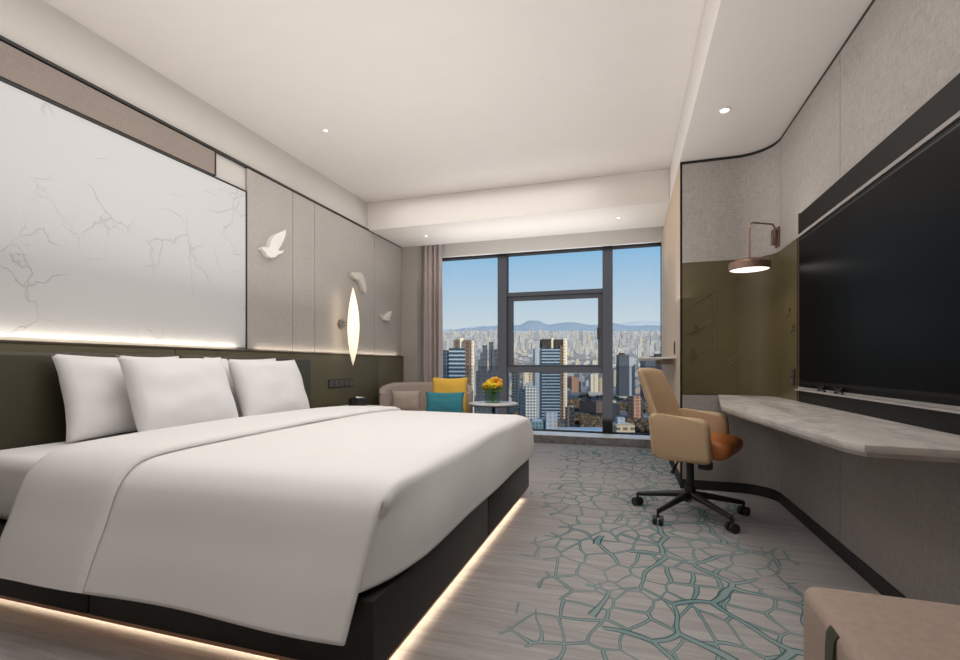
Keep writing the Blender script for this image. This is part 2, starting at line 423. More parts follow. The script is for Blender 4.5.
# olive wainscot behind the bed, in leather sections
for (y0, y1, lab) in ((YR + .05, 2.53, 'long olive leather wainscot section behind the left pillows'),
                      (2.534, 2.885, 'short olive leather wainscot section behind the front middle pillow'),
                      (2.889, 5.36, 'long olive leather wainscot section with the row of switches'),
                      (5.364, YC - .004, 'olive leather wainscot section behind the armchair')):
    tag(obj('wainscot_panel', B(XL + .001, XL + .055, y0, y1, .1, 1.118, .004), 'olive', smooth=40), lab, 'wall panel', 'olive wainscot sections')
for k_, (ya_, yb_) in enumerate(((3.785, 3.792), (4.116, 4.123), (5.306, 5.313))):
    struct('trim_%d' % (10 + k_), B(XL, XL + .014, ya_, yb_, lz0, lz1), 'black')
struct('trim_9', B(XL, XL + .06, YR + .05, YC - .004, 1.118, 1.13), 'wood_dark')
struct('baseboard_left', B(XL, XL + .05, YR, YC - .004, .002, .098), 'black')

# fabric panels, right wall
gy = 2.93
U = 'grey woven fabric panels on the television wall'
for (s0, s1, lab) in ((.004, SY(3.94) - .003, 'curved grey woven panel above the hanging copper lamp'),
                      (SY(3.94) + .003, SY(gy) - .003, 'grey woven panel above the far end of the television'),
                      (SY(gy) + .003, SY(YR + .05), 'grey woven panel nearest the camera, above the television')):
    tag(obj('wall_panel', rstrip(s0, s1, 1.836, ZT - .024, .001, .014, .002), 'fabric_wall_right', smooth=40), lab, 'wall panel', U)
U = 'grey panels below the desk'
for (s0, s1, lab) in ((.004, SY(3.94) - .003, 'low curved grey panel under the far end of the desk, behind the chair'),
                      (SY(3.94) + .003, SY(gy) - .003, 'low grey panel under the middle of the desk'),
                      (SY(gy) + .003, SY(YR + .05), 'low grey panel behind the ottoman')):
    tag(obj('wall_panel', rstrip(s0, s1, .078, .764, .001, .014, .002), 'fabric_low', smooth=40), lab, 'wall panel', U)
# olive panel with raised line pattern and little hooks
t = thing('olive_wall_panel', 'curved olive lacquer wall panel with raised lines above the desk', 'wall panel', (0, 0, 0))
obj('panel', rstrip(.004, SY(3.59), .768, 1.834, .001, .016, .002), 'olive_right', t, smooth=40)
bm = bmesh.new()
for (x0, z0, x1, z1) in ((.47, 1.47, .66, 1.6), (.64, 1.58, .64, 1.10), (.67, 1.6, .67, 1.06), (.45, 1.25, .67, 1.36), (.46, 1.08, .68, 1.14), (.74, .98, .93, 1.16), (.72, .99, .90, 1.17), (.50, 1.5, .63, 1.57), (.80, 1.30, .94, 1.20), (.82, 1.55, .95, 1.47)):
    tube(bm, [(x0, YO - .0165, z0), (x1, YO - .0165, z1)], .004, 6)
obj('raised_lines', bm, 'olive', t)
for (x, y, z, nx, ny, lab) in ((.52, YO - .017, 1.32, 0, -1, 'upper little hook at the left of the olive panel above the desk'), (.50, YO - .017, 1.115, 0, -1, 'lower little hook at the left of the olive panel above the desk'),
                          (XR - .017, 3.72, 1.38, -1, 0, 'upper little hook near the television edge on the olive panel'), (XR - .017, 3.64, 1.265, -1, 0, 'lower little hook near the television edge on the olive panel')):
    hk = thing('wall_hook', lab, 'hook', (x, y, z), math.atan2(ny, nx) + math.pi / 2, 'small hooks on the olive panel')
    obj('hook_plate', T([(0, 0, 0), (0, -.008, 0)], .011, 12), 'wood_dark', hk)
    obj('hook_arm', T([(-.03, -.01, -.028), (-.022, -.02, -.04), (0, -.022, -.045), (.022, -.02, -.04), (.03, -.01, -.028)], .0035, 8), 'wood_dark', hk)
    obj('hook_peg', T([(0, -.008, 0), (0, -.014, -.03), (0, -.02, -.044)], .003, 8), 'wood_dark', hk)

# ------------------------------------------------------------------ window
t = bmesh.new()
fy0, fy1 = YW, YW + .1
X0, X1 = -2.795, XF - .016
for (a, b, z0, z1) in ((X0, X1, .113, .127), (X0, X1, 2.53, 2.56)): box(t, a, b, fy0, fy1, z0, z1, .003)
for (a, b) in ((-1.73, -1.60), (-.315, -.19), (X0, X0 + .05), (X1 - .004, X1)): box(t, a, b, fy0 - .03, fy1, .127, 2.53, .004)
for (z0, z1) in ((1.955, 2.01), (.905, .985)): box(t, -1.6, -.315, fy0 - .01, fy1, z0, z1, .004)
W = struct('window_1', t, 'frame')
sash = bmesh.new()
for (a, b, z0, z1) in ((-1.6, -1.525, .985, 1.955), (-.375, -.315, .985, 1.955), (-1.525, -.375, 1.90, 1.955), (-1.525, -.375, .985, 1.012)): box(sash, a, b, fy0 + .02, fy1 - .01, z0, z1, .004)
box(sash, -.385, -.372, fy0 - .02, fy0 + .02, 1.35, 1.5, .004)
obj('sash_frame', sash, 'frame', W)
for (a, b, z0, z1, m) in ((X0 + .05, -1.73, 1.0, 2.53, 'pane'), (X0 + .05, -1.73, .127, 1.0, 'guard'), (-1.6, -.315, 2.01, 2.53, 'pane'), (-1.525, -.375, 1.012, 1.90, 'pane'),
                       (-1.6, -.315, .127, .905, 'guard'), (-.19, X1 - .004, 1.0, 2.53, 'pane'), (-.19, X1 - .004, .127, 1.0, 'guard')):
    obj('window_pane', B(a, b, YW + .05, YW + .056, z0, z1), m, W)
# curtain
def curtain():
    bm = bmesh.new()
    def fn(a, b):
        x = -2.79 + .295 * a; ph = a * 2 * math.pi * 4.2
        amp = .034 * (1 + .15 * math.sin(b * 3 + a * 9))
        return Vector((x + .006 * math.sin(b * 4 + a * 20), 6.235 + amp * math.sin(ph) + .012 * math.sin(ph * 2.3 + 1), .13 + (2.9 - .13) * b))
    gridmesh(bm, fn, 90, 14)
    o = obj('curtain', bm, weave('curtain_cloth', lin(198, 184, 180), 1.1, contrast=.06), smooth=180)
    s = o.modifiers.new('thick', 'SOLIDIFY'); s.thickness = .004
    tag(o, 'taupe floor-length curtain gathered at the left edge of the window', 'curtain')
curtain()

# ------------------------------------------------------------------ ceiling downlights
for (x, y, z, lab, e) in ((.60, 3.42, ZT, 'bright round downlight in the dropped ceiling above the chair', 6), (-2.45, 3.47, ZC, 'small round downlight in the high ceiling above the bed', 3),
                       (-2.46, 5.6, ZT, 'small round downlight in the beam by the curtain', 3), (-.1, 5.55, ZT, 'small round downlight in the beam over the right window pane', 3)):
    r = .026 if e > 5 else .015
    d = thing('downlight', lab, 'ceiling light', (x, y, z), 0, 'recessed ceiling downlights')
    obj('rim', lathe([(r, 0), (r * 1.45, 0), (r * 1.45, -.004), (r * 1.05, -.007), (r, -.004), (r, 0)], 28, close=False), 'paint', d, smooth=40)
    obj('lens', lathe([(0, -.002), (r * .98, -.002), (r * .98, 0)], 24, close=False), 'led_soft', d)
    if e > 5: lamp('downlight_lamp', 'SPOT', (x, y, z - .02), (0, 0, 0), 14, (1, .93, .83), spot_size=R(95), spot_blend=.8, shadow_soft_size=.04)

# ================================================================== BED
YN, YFAR, XFOOT = 1.30, 3.55, -.715      # near side, far side, foot
XH = -2.93
bed = thing('bed', 'wide double bed on a dark leather platform glowing underneath', 'bed', (-1.82, 2.43, 0))
def bobj(name, bm, mat, par=None, **k):
    bmesh.ops.translate(bm, verts=bm.verts[:], vec=(1.82, -2.43, 0)); return obj(name, bm, mat, par or bed, **k)
for (y0, y1) in ((1.245, 2.45), (2.458, YFAR + .01)):
    for (x0, x1) in ((XH + .03, -1.9), (-1.895, XFOOT)):
        bobj('base_panel', B(x0, x1, y0, y1, .082, .305, .008, 2), 'bed_base', smooth=40)
bobj('copper_strip', B(XH + .05, XFOOT - .01, 1.255, YFAR, .064, .082, .002), 'copper_strip')
bobj('plinth', B(XH + .1, XFOOT - .2, YN + .2, YFAR - .2, .001, .064), 'bed_base')
bm = bmesh.new(); box(bm, XH + .1, XFOOT - .05, YN + .05, YN + .075, .054, .063); box(bm, XFOOT - .075, XFOOT - .05, YN + .08, YFAR - .05, .054, .063)
bobj('led_strip', bm, 'led')
bobj('mattress', B(XH + .03, -.75, YN + .06, YFAR - .05, .31, .60, .06, 5), 'linen', smooth=60)
lamp('underbed_light_near', 'AREA', (-1.82, YN + .05, .05), (0, 0, 0), 1.1, (1, .82, .60), (2.1, .03), R(100))
lamp('underbed_light_foot', 'AREA', (XFOOT - .05, 2.43, .05), (0, 0, 0), 1.1, (1, .82, .60), (.03, 2.15), R(100))

# headboard: padded panels in front of the wainscot
hb = thing('headboard', 'padded dark olive leather headboard along the wall behind the pillows', 'headboard', (XL + .055, 1.5, 0))
for (y0, y1) in ((YR + .1, 1.0), (1.004, 2.51), (2.514, 3.93)):
    obj('padded_panel', B(0, .075, y0 - 1.5, y1 - 1.5, .004, 1.078, .03, 4), 'headboard', hb, smooth=60)

# duvet: one sheet, falling over the near side, tucked at the foot
ZD = .632
def prof(j, off=0):
    """profile across the bed, j 0..1 from the far hem over the top to the near hem -> (Y, Z, fall)"""
    pts = [(YFAR - .005, .34), (YFAR + .012, .46), (YFAR - .005, .56), (YFAR - .04, .605), (YFAR - .12, ZD - .006), (3.0, ZD + .012), (2.4, ZD + .016), (1.8, ZD + .010), (1.46, ZD + .002), (1.36, ZD - .012), (1.305, ZD - .05), (1.275, .53), (1.24, .42), (1.205, .32), (1.172, .215)]
    kn = [0, .05, .09, .12, .16, .30, .44, .56, .66, .70, .74, .79, .86, .93, 1.0]
    k = 0
    while k < len(kn) - 2 and j > kn[k + 1]: k += 1
    t_ = (j - kn[k]) / (kn[k + 1] - kn[k])
    P = lambda i: Vector(pts[max(0, min(len(pts) - 1, i))])
    p0, p1, p2, p3 = P(k - 1), P(k), P(k + 1), P(k + 2)
    # monotone-ish cubic with knot spacing
    def tang(a, b, ka, kb): return (b - a) / max(1e-6, kb - ka)
    K = lambda i: kn[max(0, min(len(kn) - 1, i))]
    m1 = tang(p0, p2, K(k - 1), K(k + 2 - 1)) * (kn[k + 1] - kn[k]); m2 = tang(p1, p3, K(k), K(k + 2)) * (kn[k + 1] - kn[k])
    q = p1 * (2 * t_ ** 3 - 3 * t_ ** 2 + 1) + m1 * (t_ ** 3 - 2 * t_ ** 2 + t_) + p2 * (-2 * t_ ** 3 + 3 * t_ ** 2) + m2 * (t_ ** 3 - t_ ** 2)
    fall = max(0, min(1, (ZD - q.y) / (ZD - .215))) if j > .7 else 0
    return q.x, q.y, fall
duv = thing('duvet', 'plain white duvet spread over the bed, hanging down its near side', 'bedding', (-1.8, 2.4, .6))
def sheet(x_head, x_foot, nx, nj, thick, tuck, zoff=0.0, yoff=0.0):
    bm = bmesh.new(); rows = []
    js = [k / (nj - 1) for k in range(nj)]
    for i in range(nx):
        a = i / (nx - 1); row = []
        for j in js:
            y, z, fall = prof(j)
            x = x_head + (x_foot - x_head) * a
            if tuck:   # top edge rounds down at the foot; the hanging flap leans back a little
                e = max(0, (x - (x_foot - .10)) / .10)
                kd = max(0, min(1, (.735 - j) / .13)); z -= .026 * e * e * kd * kd * (3 - 2 * kd)
                x -= .055 * fall * a ** 6
                z += .018 * fall * (1 - a) * 0
                y -= .012 * fall * math.sin(a * 9) 
            w = noise.noise(Vector((x * 1.3, y * 1.3, z))) * .006
            ny = -1 if fall > .15 else 0
            y += (yoff * ny if fall > .05 else (yoff * .7 if j < .1 else 0)); z += zoff * (1 - fall) + w
            row.append(bm.verts.new((x + 1.8, y - 2.4, z - .6)))
        rows.append(row)
    for r0, r1 in zip(rows, rows[1:]):
        for k in range(nj - 1): bm.faces.new((r0[k], r0[k + 1], r1[k + 1], r1[k]))
    if tuck:      # foot face: tucked in flat, reaching to the edge of the hanging flap
        jt = [k for k, j in enumerate(js) if .06 <= j <= .742]
        last = [rows[-1][k] for k in jt]; n = 24; ya = rows[-1][jt[0]].co.y + 2.4; yb = rows[-1][jt[-1]].co.y + 2.4
        tuck_prev = bm.verts.new(last[-1].co + Vector((-.035, .004, -.006)))
        for s in range(1, n + 1):
            f = s / n; row = []
            for q, k in enumerate(jt):
                v0 = rows[-1][k].co; g = q / (len(jt) - 1)
                ztop = v0.z + .6; ze = ztop + (.33 - ztop) * (f ** .9)
                FZ = ((.215, 1.172), (.32, 1.205), (.42, 1.24), (.53, 1.275), (.582, 1.305), (.70, 1.315))
                yl = 1.31
                for (za, ya_), (zb_, yb_) in zip(FZ, FZ[1:]):
                    if za <= ze <= zb_: yl = ya_ + (yb_ - ya_) * (ze - za) / (zb_ - za)
                yl += .012                                     # just inside the hanging flap
                y0 = v0.y + 2.4; side = max(0, (g - .5) / .5) ** 8 * min(1, f * 5)
                yy = y0 + (yl - yb) * side
                edge = min(1, (len(jt) - 1 - q) / 14, q / 5)
                lean_ = .055 * max(0, min(1, (ZD - ze) / (ZD - .215)))
                xx = x_foot + .022 * math.sin(min(1, f * 1.15) * math.pi * .62) * edge - .012 * f - (lean_ + .018) * side
                row.append(bm.verts.new((xx + 1.8 + .003 * math.sin(yy * 7 + f * 3), yy - 2.4, ze - .6)))
            for k in range(len(jt) - 1): bm.faces.new((last[k], last[k + 1], row[k + 1], row[k]))
            tuck_ = bm.verts.new(row[-1].co + Vector((-.035, .004, 0)))      # a little cloth tucked in behind the flap
            bm.faces.new((last[-1], tuck_prev, tuck_, row[-1])); tuck_prev = tuck_
            last = row
    return bm
o = obj('duvet_cover', sheet(-2.27, -.705, 90, 130, .02, True), 'linen', duv, smooth=180)
m_ = o.modifiers.new('thick', 'SOLIDIFY'); m_.thickness = .014; m_.offset = 1
def band():
    """the turned-back band: a flattened tube swept across the bed along the duvet's profile"""
    bm = bmesh.new(); rings = []; NJ = 80
    x0, x1 = -2.265, -1.765
    for k in range(NJ):
        j = .03 + .97 * k / (NJ - 1); y, z, fall = prof(j); y2, z2, _ = prof(min(1, j + .004)); y1, z1, _ = prof(max(0, j - .004))
        tg = Vector((0, y2 - y1, z2 - z1)).normalized(); nrm = Vector((0, tg.z, -tg.y))
        if nrm.z < 0 and abs(nrm.z) > .3: nrm = -nrm
        if abs(nrm.z) <= .3 and ((y > 2.4) != (nrm.y > 0)): nrm = -nrm
        ctr = Vector((0, y, z)) + nrm * .014
        sh = -.02 * fall
        ring = []
        sec = [(x0, 0), (x0 + .004, .018), (x0 + .03, .027), (x0 + .12, .030), (x0 + .25, .031), (x1 - .12, .032), (x1 - .03, .031), (x1 - .008, .022), (x1, .010), (x1 - .006, .001), (x1 - .1, .0), (x0 + .2, 0)]
        for (x, h) in sec:
            w = 1 - .35 * fall
            ring.append(bm.verts.new(Vector((x + sh + 1.8, -2.4, -.6)) + ctr + nrm * h * w + Vector((0, 0, noise.noise(Vector((x * 2, y * 2, z))) * .004))))
        rings.append(ring)
    n = len(rings[0])
    for a, b in zip(rings, rings[1:]):
        for k in range(n): bm.faces.new((a[k], a[(k + 1) % n], b[(k + 1) % n], b[k]))
    bm.faces.new(rings[0]); bm.faces.new(rings[-1][::-1])
    obj('turned_back_band', bm, 'linen', duv, smooth=70)
band()

# pillows
PZ = .603
def pillow(x, y, w, h, th, lean, rz, seed, lab):
    o = obj('pillow', cushion(w, h, th, 26, .07, seed, .016, .42), 'pillow', smooth=180, loc=(x, y, PZ))
    o.rotation_euler = (R(-lean), 0, R(90) + rz)
    tag(o, lab, 'pillow', 'white pillows leaning on the headboard')
pillow(-2.735, 2.06,   .74, .475, .17, 14, 0, 1, 'white pillow nearest the camera, in the back row against the headboard')
pillow(-2.735, 2.97,   .74, .475, .17, 14, 0, 5, 'white back-row pillow almost hidden behind the two front pillows')
pillow(-2.49, 2.235, .71, .485, .19, 20, R(1), 9, 'white front-row pillow in the middle of the three large visible pillows')
pillow(-2.49, 2.975, .69, .475, .19, 20, R(-1), 13, 'rightmost white pillow, in the front row near the wall lamp')

# ================================================================== WALL OBJECTS, LEFT
def bird(sil, lab, mat='ceramic', thick=.045):
    ys = [p[0] for p in sil]; zs = [p[1] for p in sil]; yc, zc = sum(ys) / len(ys), sum(zs) / len(zs)
    bm = bmesh.new()
    v0 = [bm.verts.new((0, y - yc, z - zc)) for y, z in sil]
    f = bm.faces.new(v0)
    r = bmesh.ops.inset_region(bm, faces=[f], thickness=.006, depth=0)
    ext = bmesh.ops.extrude_face_region(bm, geom=[f])
    for e in ext['geom']:
        if isinstance(e, bmesh.types.BMVert): e.co.x += thick
    if f.is_valid: bm.faces.remove(f)
    bmesh.ops.triangulate(bm, faces=bm.faces[:])
    o = obj('bird_sculpture', bm, mat, loc=(XL + pt - .002, yc, zc))
    tag(o, lab, 'bird sculpture', 'bird sculptures on the fabric wall')
    return o
def onL(u, v):
    a, b = (u - 480) / F, -(v - V0) / F
    rx, ry = a * cY - sY, a * sY + cY
    tt = (XL + .05) / rx; return (ry * tt, 1 + b * tt)
b1 = bird([onL(*p) for p in ((260.3, 248.6), (263.5, 246.6), (266.2, 248), (268.5, 246.5), (270, 240), (272.6, 236), (277, 233.6), (281.5, 231.6), (284.7, 229.8), (284.2, 235), (282, 241.5), (279, 247), (276.8, 250.2), (280, 251.4), (283.6, 249.8), (281, 253.2), (276.5, 254.6), (274.5, 257), (270, 258), (266, 255.5), (263.5, 251))], 'largest white bird sculpture with raised wing on the first fabric panel')
b2 = bird([onL(*p) for p in ((350.6, 271.6), (353, 272.6), (356, 272.5), (360, 272.6), (362.5, 276), (364.2, 281), (365.4, 287), (365, 293.4), (362.6, 290), (360.5, 284), (358, 279.6), (354.6, 279), (352.2, 276))], 'pale bird sculpture with a drooping wing above the glowing wall lamp', 'ceramic_grey')
b3 = bird([onL(*p) for p in ((381, 314.5), (383.6, 316), (385, 317.6), (387.5, 313.4), (391, 311.2), (390.2, 315), (388.6, 318.4), (390, 319.6), (386.6, 320.6), (383.6, 319.4))], 'smallest white bird sculpture on the panel nearest the curtain')
# leaf wall lamp
sc = thing('leaf_wall_lamp', 'tall glowing leaf-shaped wall lamp on the grey fabric wall', 'wall lamp', (XL + pt, 4.56, 1.46))
obj('wall_plate', T([(0.001, 0, 0), (.03, 0, 0)], .048, 20), 'chrome', sc, smooth=40)
bm = bmesh.new(); tube(bm, [(.03, 0, .016), (.15, -.002, .016)], .006, 10); tube(bm, [(.03, 0, -.016), (.15, -.002, -.016)], .006, 10)
obj('lamp_arm', bm, 'chrome', sc, smooth=60)
def leaf():
    bm = bmesh.new(); H = .435
    for side in (-1, 1):
        def fn(a, b, side=side):
            z = (a * 2 - 1) * H; k = max(0, 1 - abs(z / H) ** 1.9)
            wv = b * 2 - 1; wd = .066 * k
            tw = .22 * z
            px = side * .024 * k * math.sqrt(max(0, 1 - wv * wv)) + .02 * (1 - (z / H) ** 2); py = wv * wd
            return Vector((px * math.cos(tw) - py * math.sin(tw), px * math.sin(tw) + py * math.cos(tw), z))
        gridmesh(bm, fn, 30, 12)
    bmesh.ops.remove_doubles(bm, verts=bm.verts[:], dist=.0008)
    return bm
o = obj('lamp_shade', leaf(), 'leafshade', sc, smooth=180, loc=(.165, 0, -.03)); o.rotation_euler = (0, 0, R(-42))
lamp('leaf_lamp_glow', 'AREA', (XL + .14, 4.5, 1.44), (0, R(90), R(0)), .25, (1, .82, .58), (.7, .1))
# switches
sw = thing('switch_panel', 'row of five dark switches and sockets on the olive wainscot', 'switch', (XL + .0555, 4.53, .808))
obj('back_plate', B(0, .008, -.235, .235, -.045, .045, .003), 'socket', sw)
for k in range(5): obj('switch_key', B(.0085, .012, -.225 + k * .092, -.225 + k * .092 + .08, -.036, .036, .002), 'socket_key', sw)
# bedside table mostly behind the bed, with a dark box of paper on it
ns = thing('bedside_table', 'low dark bedside table between the bed and the armchair', 'table', (-2.78, 4.25, 0))
obj('cabinet_body', B(-.13, .25, -.3, .3, .06, .55, .006), 'wood_dark', ns)
obj('table_top', B(-.13, .27, -.31, .31, .551, .575, .004), 'table_marble', ns)
obj('plinth', B(-.12, .2, -.27, .27, 0.001, .059), 'black', ns)
tb = thing('tissue_box', 'black box with a white paper sticking out, just behind the bed', 'box', (-2.72, 4.42, .576))
obj('box_body', B(-.06, .06, -.09, .09, 0, .085, .006), 'black_plastic', tb, smooth=40)
bm = bmesh.new(); gridmesh(bm, lambda a, b: Vector((-.03 + a * .06, -.07 + b * .16, .0858 + .016 * math.sin(a * 3.1) * (1 - b) + .001)), 8, 8)
obj('paper', bm, 'paper', tb, smooth=180)

# ================================================================== ARMCHAIR, CUSHIONS, SIDE TABLE
ac = thing('armchair', 'taupe upholstered tub armchair by the window corner', 'armchair', (-2.36, 5.38, 0), R(20))
def tub():
    bm = bmesh.new(); NA, prof_ = 40, []
    sec = [(0, 0), (.02, -.02), (.06, -.02), (.1, 0)]
    rings = []
    for k in range(NA + 1):
        a = R(-22) + (R(224)) * k / NA      # 90deg = back
        ca, sa = math.cos(a), math.sin(a)
        e = abs(k / NA - .5) * 2
        top = .785 - .11 * max(0, (e - .45) / .55) ** 1.6
        rx, ry = .56, .48
        rin = .82
        ring = []
        for (q, z) in ((1.0, .12), (1.02, .40), (1.03, top - .05), (1.01, top - .012), (.95, top), (.89, top - .01), (.845, top - .05), (rin, .42), (rin, .12)):
            ring.append(bm.verts.new((rx * q * ca, ry * q * sa, z)))
        rings.append(ring)
    n = len(rings[0])
    for a, b in zip(rings, rings[1:]):
        for k in range(n): bm.faces.new((a[k], b[k], b[(k + 1) % n], a[(k + 1) % n]))
    bm.faces.new(rings[0]); bm.faces.new(rings[-1][::-1])
    return bm
obj('back_shell', tub(), 'armchair', ac, smooth=50)
def dshape(r1, r2, y0, n=28):
    pts = []
    for k in range(n + 1):
        a = R(-25) + R(230) * k / n; pts.append((r1 * math.cos(a), r2 * math.sin(a)))
    return pts
bm = bmesh.new(); prism(bm, dshape(.45, .385, 0), 'z', .14, .42, .04, 3); obj('seat_cushion', bm, 'armchair', ac, smooth=60)
bm = bmesh.new(); prism(bm, dshape(.40, .34, 0), 'z', .02, .138, .01); obj('chair_base', bm, 'black', ac, smooth=50)
for sx in (-1, 1):
    for sy in (-.1, .3): obj('leg', T([(sx * .3, sy, 0.0), (sx * .3, sy, .02)], .02, 10), 'black', ac)
def put_cushion(name, w, h, th, loc, lean, rz, mat, lab, seed):
    o = obj(name, cushion(w, h, th, 20, .08, seed, .01, .45), mat, smooth=180, loc=loc); o.rotation_euler = (R(lean), 0, rz)
    tag(o, lab, 'cushion', None); return o
put_cushion('cushion', .44, .44, .13, (-2.03, 5.30, .432), -12, R(14), 'yellow', 'square mustard yellow cushion in the armchair', 3)
put_cushion('cushion', .46, .27, .12, (-2.02, 5.12, .432), -14, R(14), 'teal', 'teal rectangular cushion in front of the yellow cushion', 6)
put_cushion('cushion', .36, .28, .14, (-2.52, 5.14, .432), -14, R(24), 'beige_cushion', 'plain taupe cushion at the left side of the armchair', 8)

st = thing('side_table', 'round white marble side table beside the armchair', 'table', (-1.50, 5.36, 0))
obj('table_top', lathe([(0, .545), (.275, .545), (.285, .552), (.285, .564), (.277, .57), (0, .57)], 48, close=False), 'table_marble', st, smooth=40)
obj('stem', lathe([(.02, .03), (.02, .5445)], 16), 'black', st, smooth=40)
obj('table_rim', lathe([(.22, .532), (.25, .532), (.25, .5445), (.22, .5445), (.22, .532)], 40, close=False), 'black', st, smooth=40)
obj('foot', lathe([(0, 0.001), (.18, 0.001), (.18, .015), (.03, .03), (0, .03)], 36, close=False), 'black', st, smooth=40)
va = thing('glass_vase', 'square clear glass vase with stems on the marble side table', 'vase', (-1.50, 5.33, .571))
bm = bmesh.new()
for (a, b, c_, d) in ((-.07, .07, -.07, -.064), (-.07, .07, .064, .07), (-.07, -.064, -.064, .064), (.064, .07, -.064, .064)): box(bm, a, b, c_, d, 0, .125)
box(bm, -.064, .064, -.064, .064, 0, .01); obj('glass_wall', bm, 'vase', va)
bq = thing('flower_bouquet', 'bouquet of yellow and orange flowers with green leaves in the glass vase', 'flowers', (-1.50, 5.33, .583))
bm = bmesh.new()
for k in range(16):
    a = rnd.uniform(0, 6.28); r = rnd.uniform(.0, .035); tube(bm, [(r * math.cos(a), r * math.sin(a), .0), (r * 1.4 * math.cos(a), r * 1.4 * math.sin(a), .16)], .003, 5)
obj('stems', bm, 'leaf', bq)
bm = bmesh.new()
for k in range(130):
    a = rnd.uniform(0, 6.28); r = rnd.uniform(.03, .115); z = rnd.uniform(.09, .19); L = rnd.uniform(.035, .06); w = L * .35
    d = Vector((math.cos(a), math.sin(a), rnd.uniform(-.2, .7))).normalized(); sd = Vector((-math.sin(a), math.cos(a), rnd.uniform(-.3, .3)))
    p = Vector((r * math.cos(a), r * math.sin(a), z)); q = [p, p + d * L * .5 + sd * w, p + d * L, p + d * L * .5 - sd * w]
    bm.faces.new([bm.verts.new(x) for x in q])
obj('foliage', bm, 'leaf', bq)
def blossom(r, seed):
    bm = bmesh.new(); bmesh.ops.create_icosphere(bm, subdivisions=3, radius=r)
    for v in bm.verts:
        n = v.co.normalized(); k = 1 + .2 * math.sin(5 * math.atan2(n.y, n.x) + 6 * n.z + seed) * (1 - abs(n.z)) + .1 * noise.noise(n * 4 + Vector((seed, 0, 0)))
        v.co = v.co * k; v.co.z *= .85
    return bm
for k, (x, y, z, m, r) in enumerate(((-.075, -.03, .185, 'petal_o', .042), (-.02, -.06, .20, 'petal_y', .045), (.03, -.05, .185, 'petal_y', .043), (.085, -.02, .195, 'petal_o', .04), (.01, .02, .25, 'petal_o', .045), (-.05, .03, .225, 'petal_y', .04), (.065, .03, .235, 'petal_o', .043), (-.10, .02, .165, 'petal_y', .036), (.02, .07, .21, 'petal_y', .04), (.045, -.01, .265, 'petal_o', .03))):
    o = obj('blossom', blossom(r, k * 1.7), m, bq, smooth=180, loc=(x, y, z)); o['label'] = 'yellow blossom' if m == 'petal_y' else 'orange blossom'

# ================================================================== SHELF ON THE BEIGE PANEL
sh = thing('wall_shelf', 'thin white shelf ledge on the beige panel in front of the window', 'shelf', (XF - .0145, 5.2, 1.062))
obj('shelf_board', B(-.30, 0, -.70, 1.1, 0, .014, .003), 'shelf', sh)
obj('shelf_bracket', B(-.1, 0, .6, .62, -.05, -.001, .003), 'chrome', sh)
obj('shelf_bracket', B(-.1, 0, -.4, -.38, -.05, -.001, .003), 'chrome', sh)
hd = thing('light_switch', 'small dark switch on the beige panel above the thin shelf', 'switch', (XF - .0145, 4.62, 1.16))
obj('back_plate', B(-.006, 0, -.03, .03, -.06, .06, .002), 'socket', hd)
obj('switch_key', B(-.01, -.0065, -.02, .02, -.045, .045, .002), 'socket_key', hd)

# ================================================================== OFFICE CHAIR
oc = thing('office_chair', 'tan swivel armchair with cognac leather seat at the desk', 'office chair', (.40, 3.47, 0), R(-22))
def star():
    for k in range(5):
        a = R(38) + k * R(72)
        ca, sa = math.cos(a), math.sin(a)
        leg = obj('base_leg', T([(.03 * ca, .03 * sa, .135), (.12 * ca, .12 * sa, .125), (.35 * ca, .35 * sa, .085)], [.026, .022, .015], 10), 'black_plastic', oc, smooth=60)
        cs = obj('caster', bmesh.new(), 'black_plastic', oc); bm = bmesh.new()
        px, py = .355 * ca, .355 * sa; b_ = a + .6 + k
        dx, dy = -math.sin(b_), math.cos(b_)
        for s in (-1, 1):
            tube(bm, [(px + s * .008 * dx, py + s * .008 * dy, .0305), (px + s * .03 * dx, py + s * .03 * dy, .0305)], .0295, 18)
        tube(bm, [(px, py, .045), (px, py, .092)], .009, 10)
        bm.to_mesh(cs.data); bm.free()
star()
obj('gas_column', lathe([(.035, .11), (.035, .2), (.024, .2), (.024, .40)], 20), 'black_plastic', oc, smooth=40)
bm = bmesh.new(); box(bm, -.10, .12, -.06, .06, .375, .415, .01); obj('tilt_mechanism', bm, 'black_plastic', oc)
obj('height_lever', T([(-.02, -.06, .39), (-.03, -.17, .375), (-.05, -.225, .31)], [.006, .006, .012], 8), 'black_plastic', oc, smooth=60)
bm = bmesh.new(); box(bm, .09, .17, -.17, -.11, .345, .395, .01); obj('tilt_knob', bm, 'black_plastic', oc)
bm = bmesh.new(); prism(bm, [(-.16, .417), (.22, .417), (.26, .43), (.283, .46), (.285, .495), (.265, .522), (.22, .536), (.15, .543), (-.16, .525)], 'y', -.208, .208, .035, 5); obj('seat', bm, 'orange_leather', oc, smooth=50)
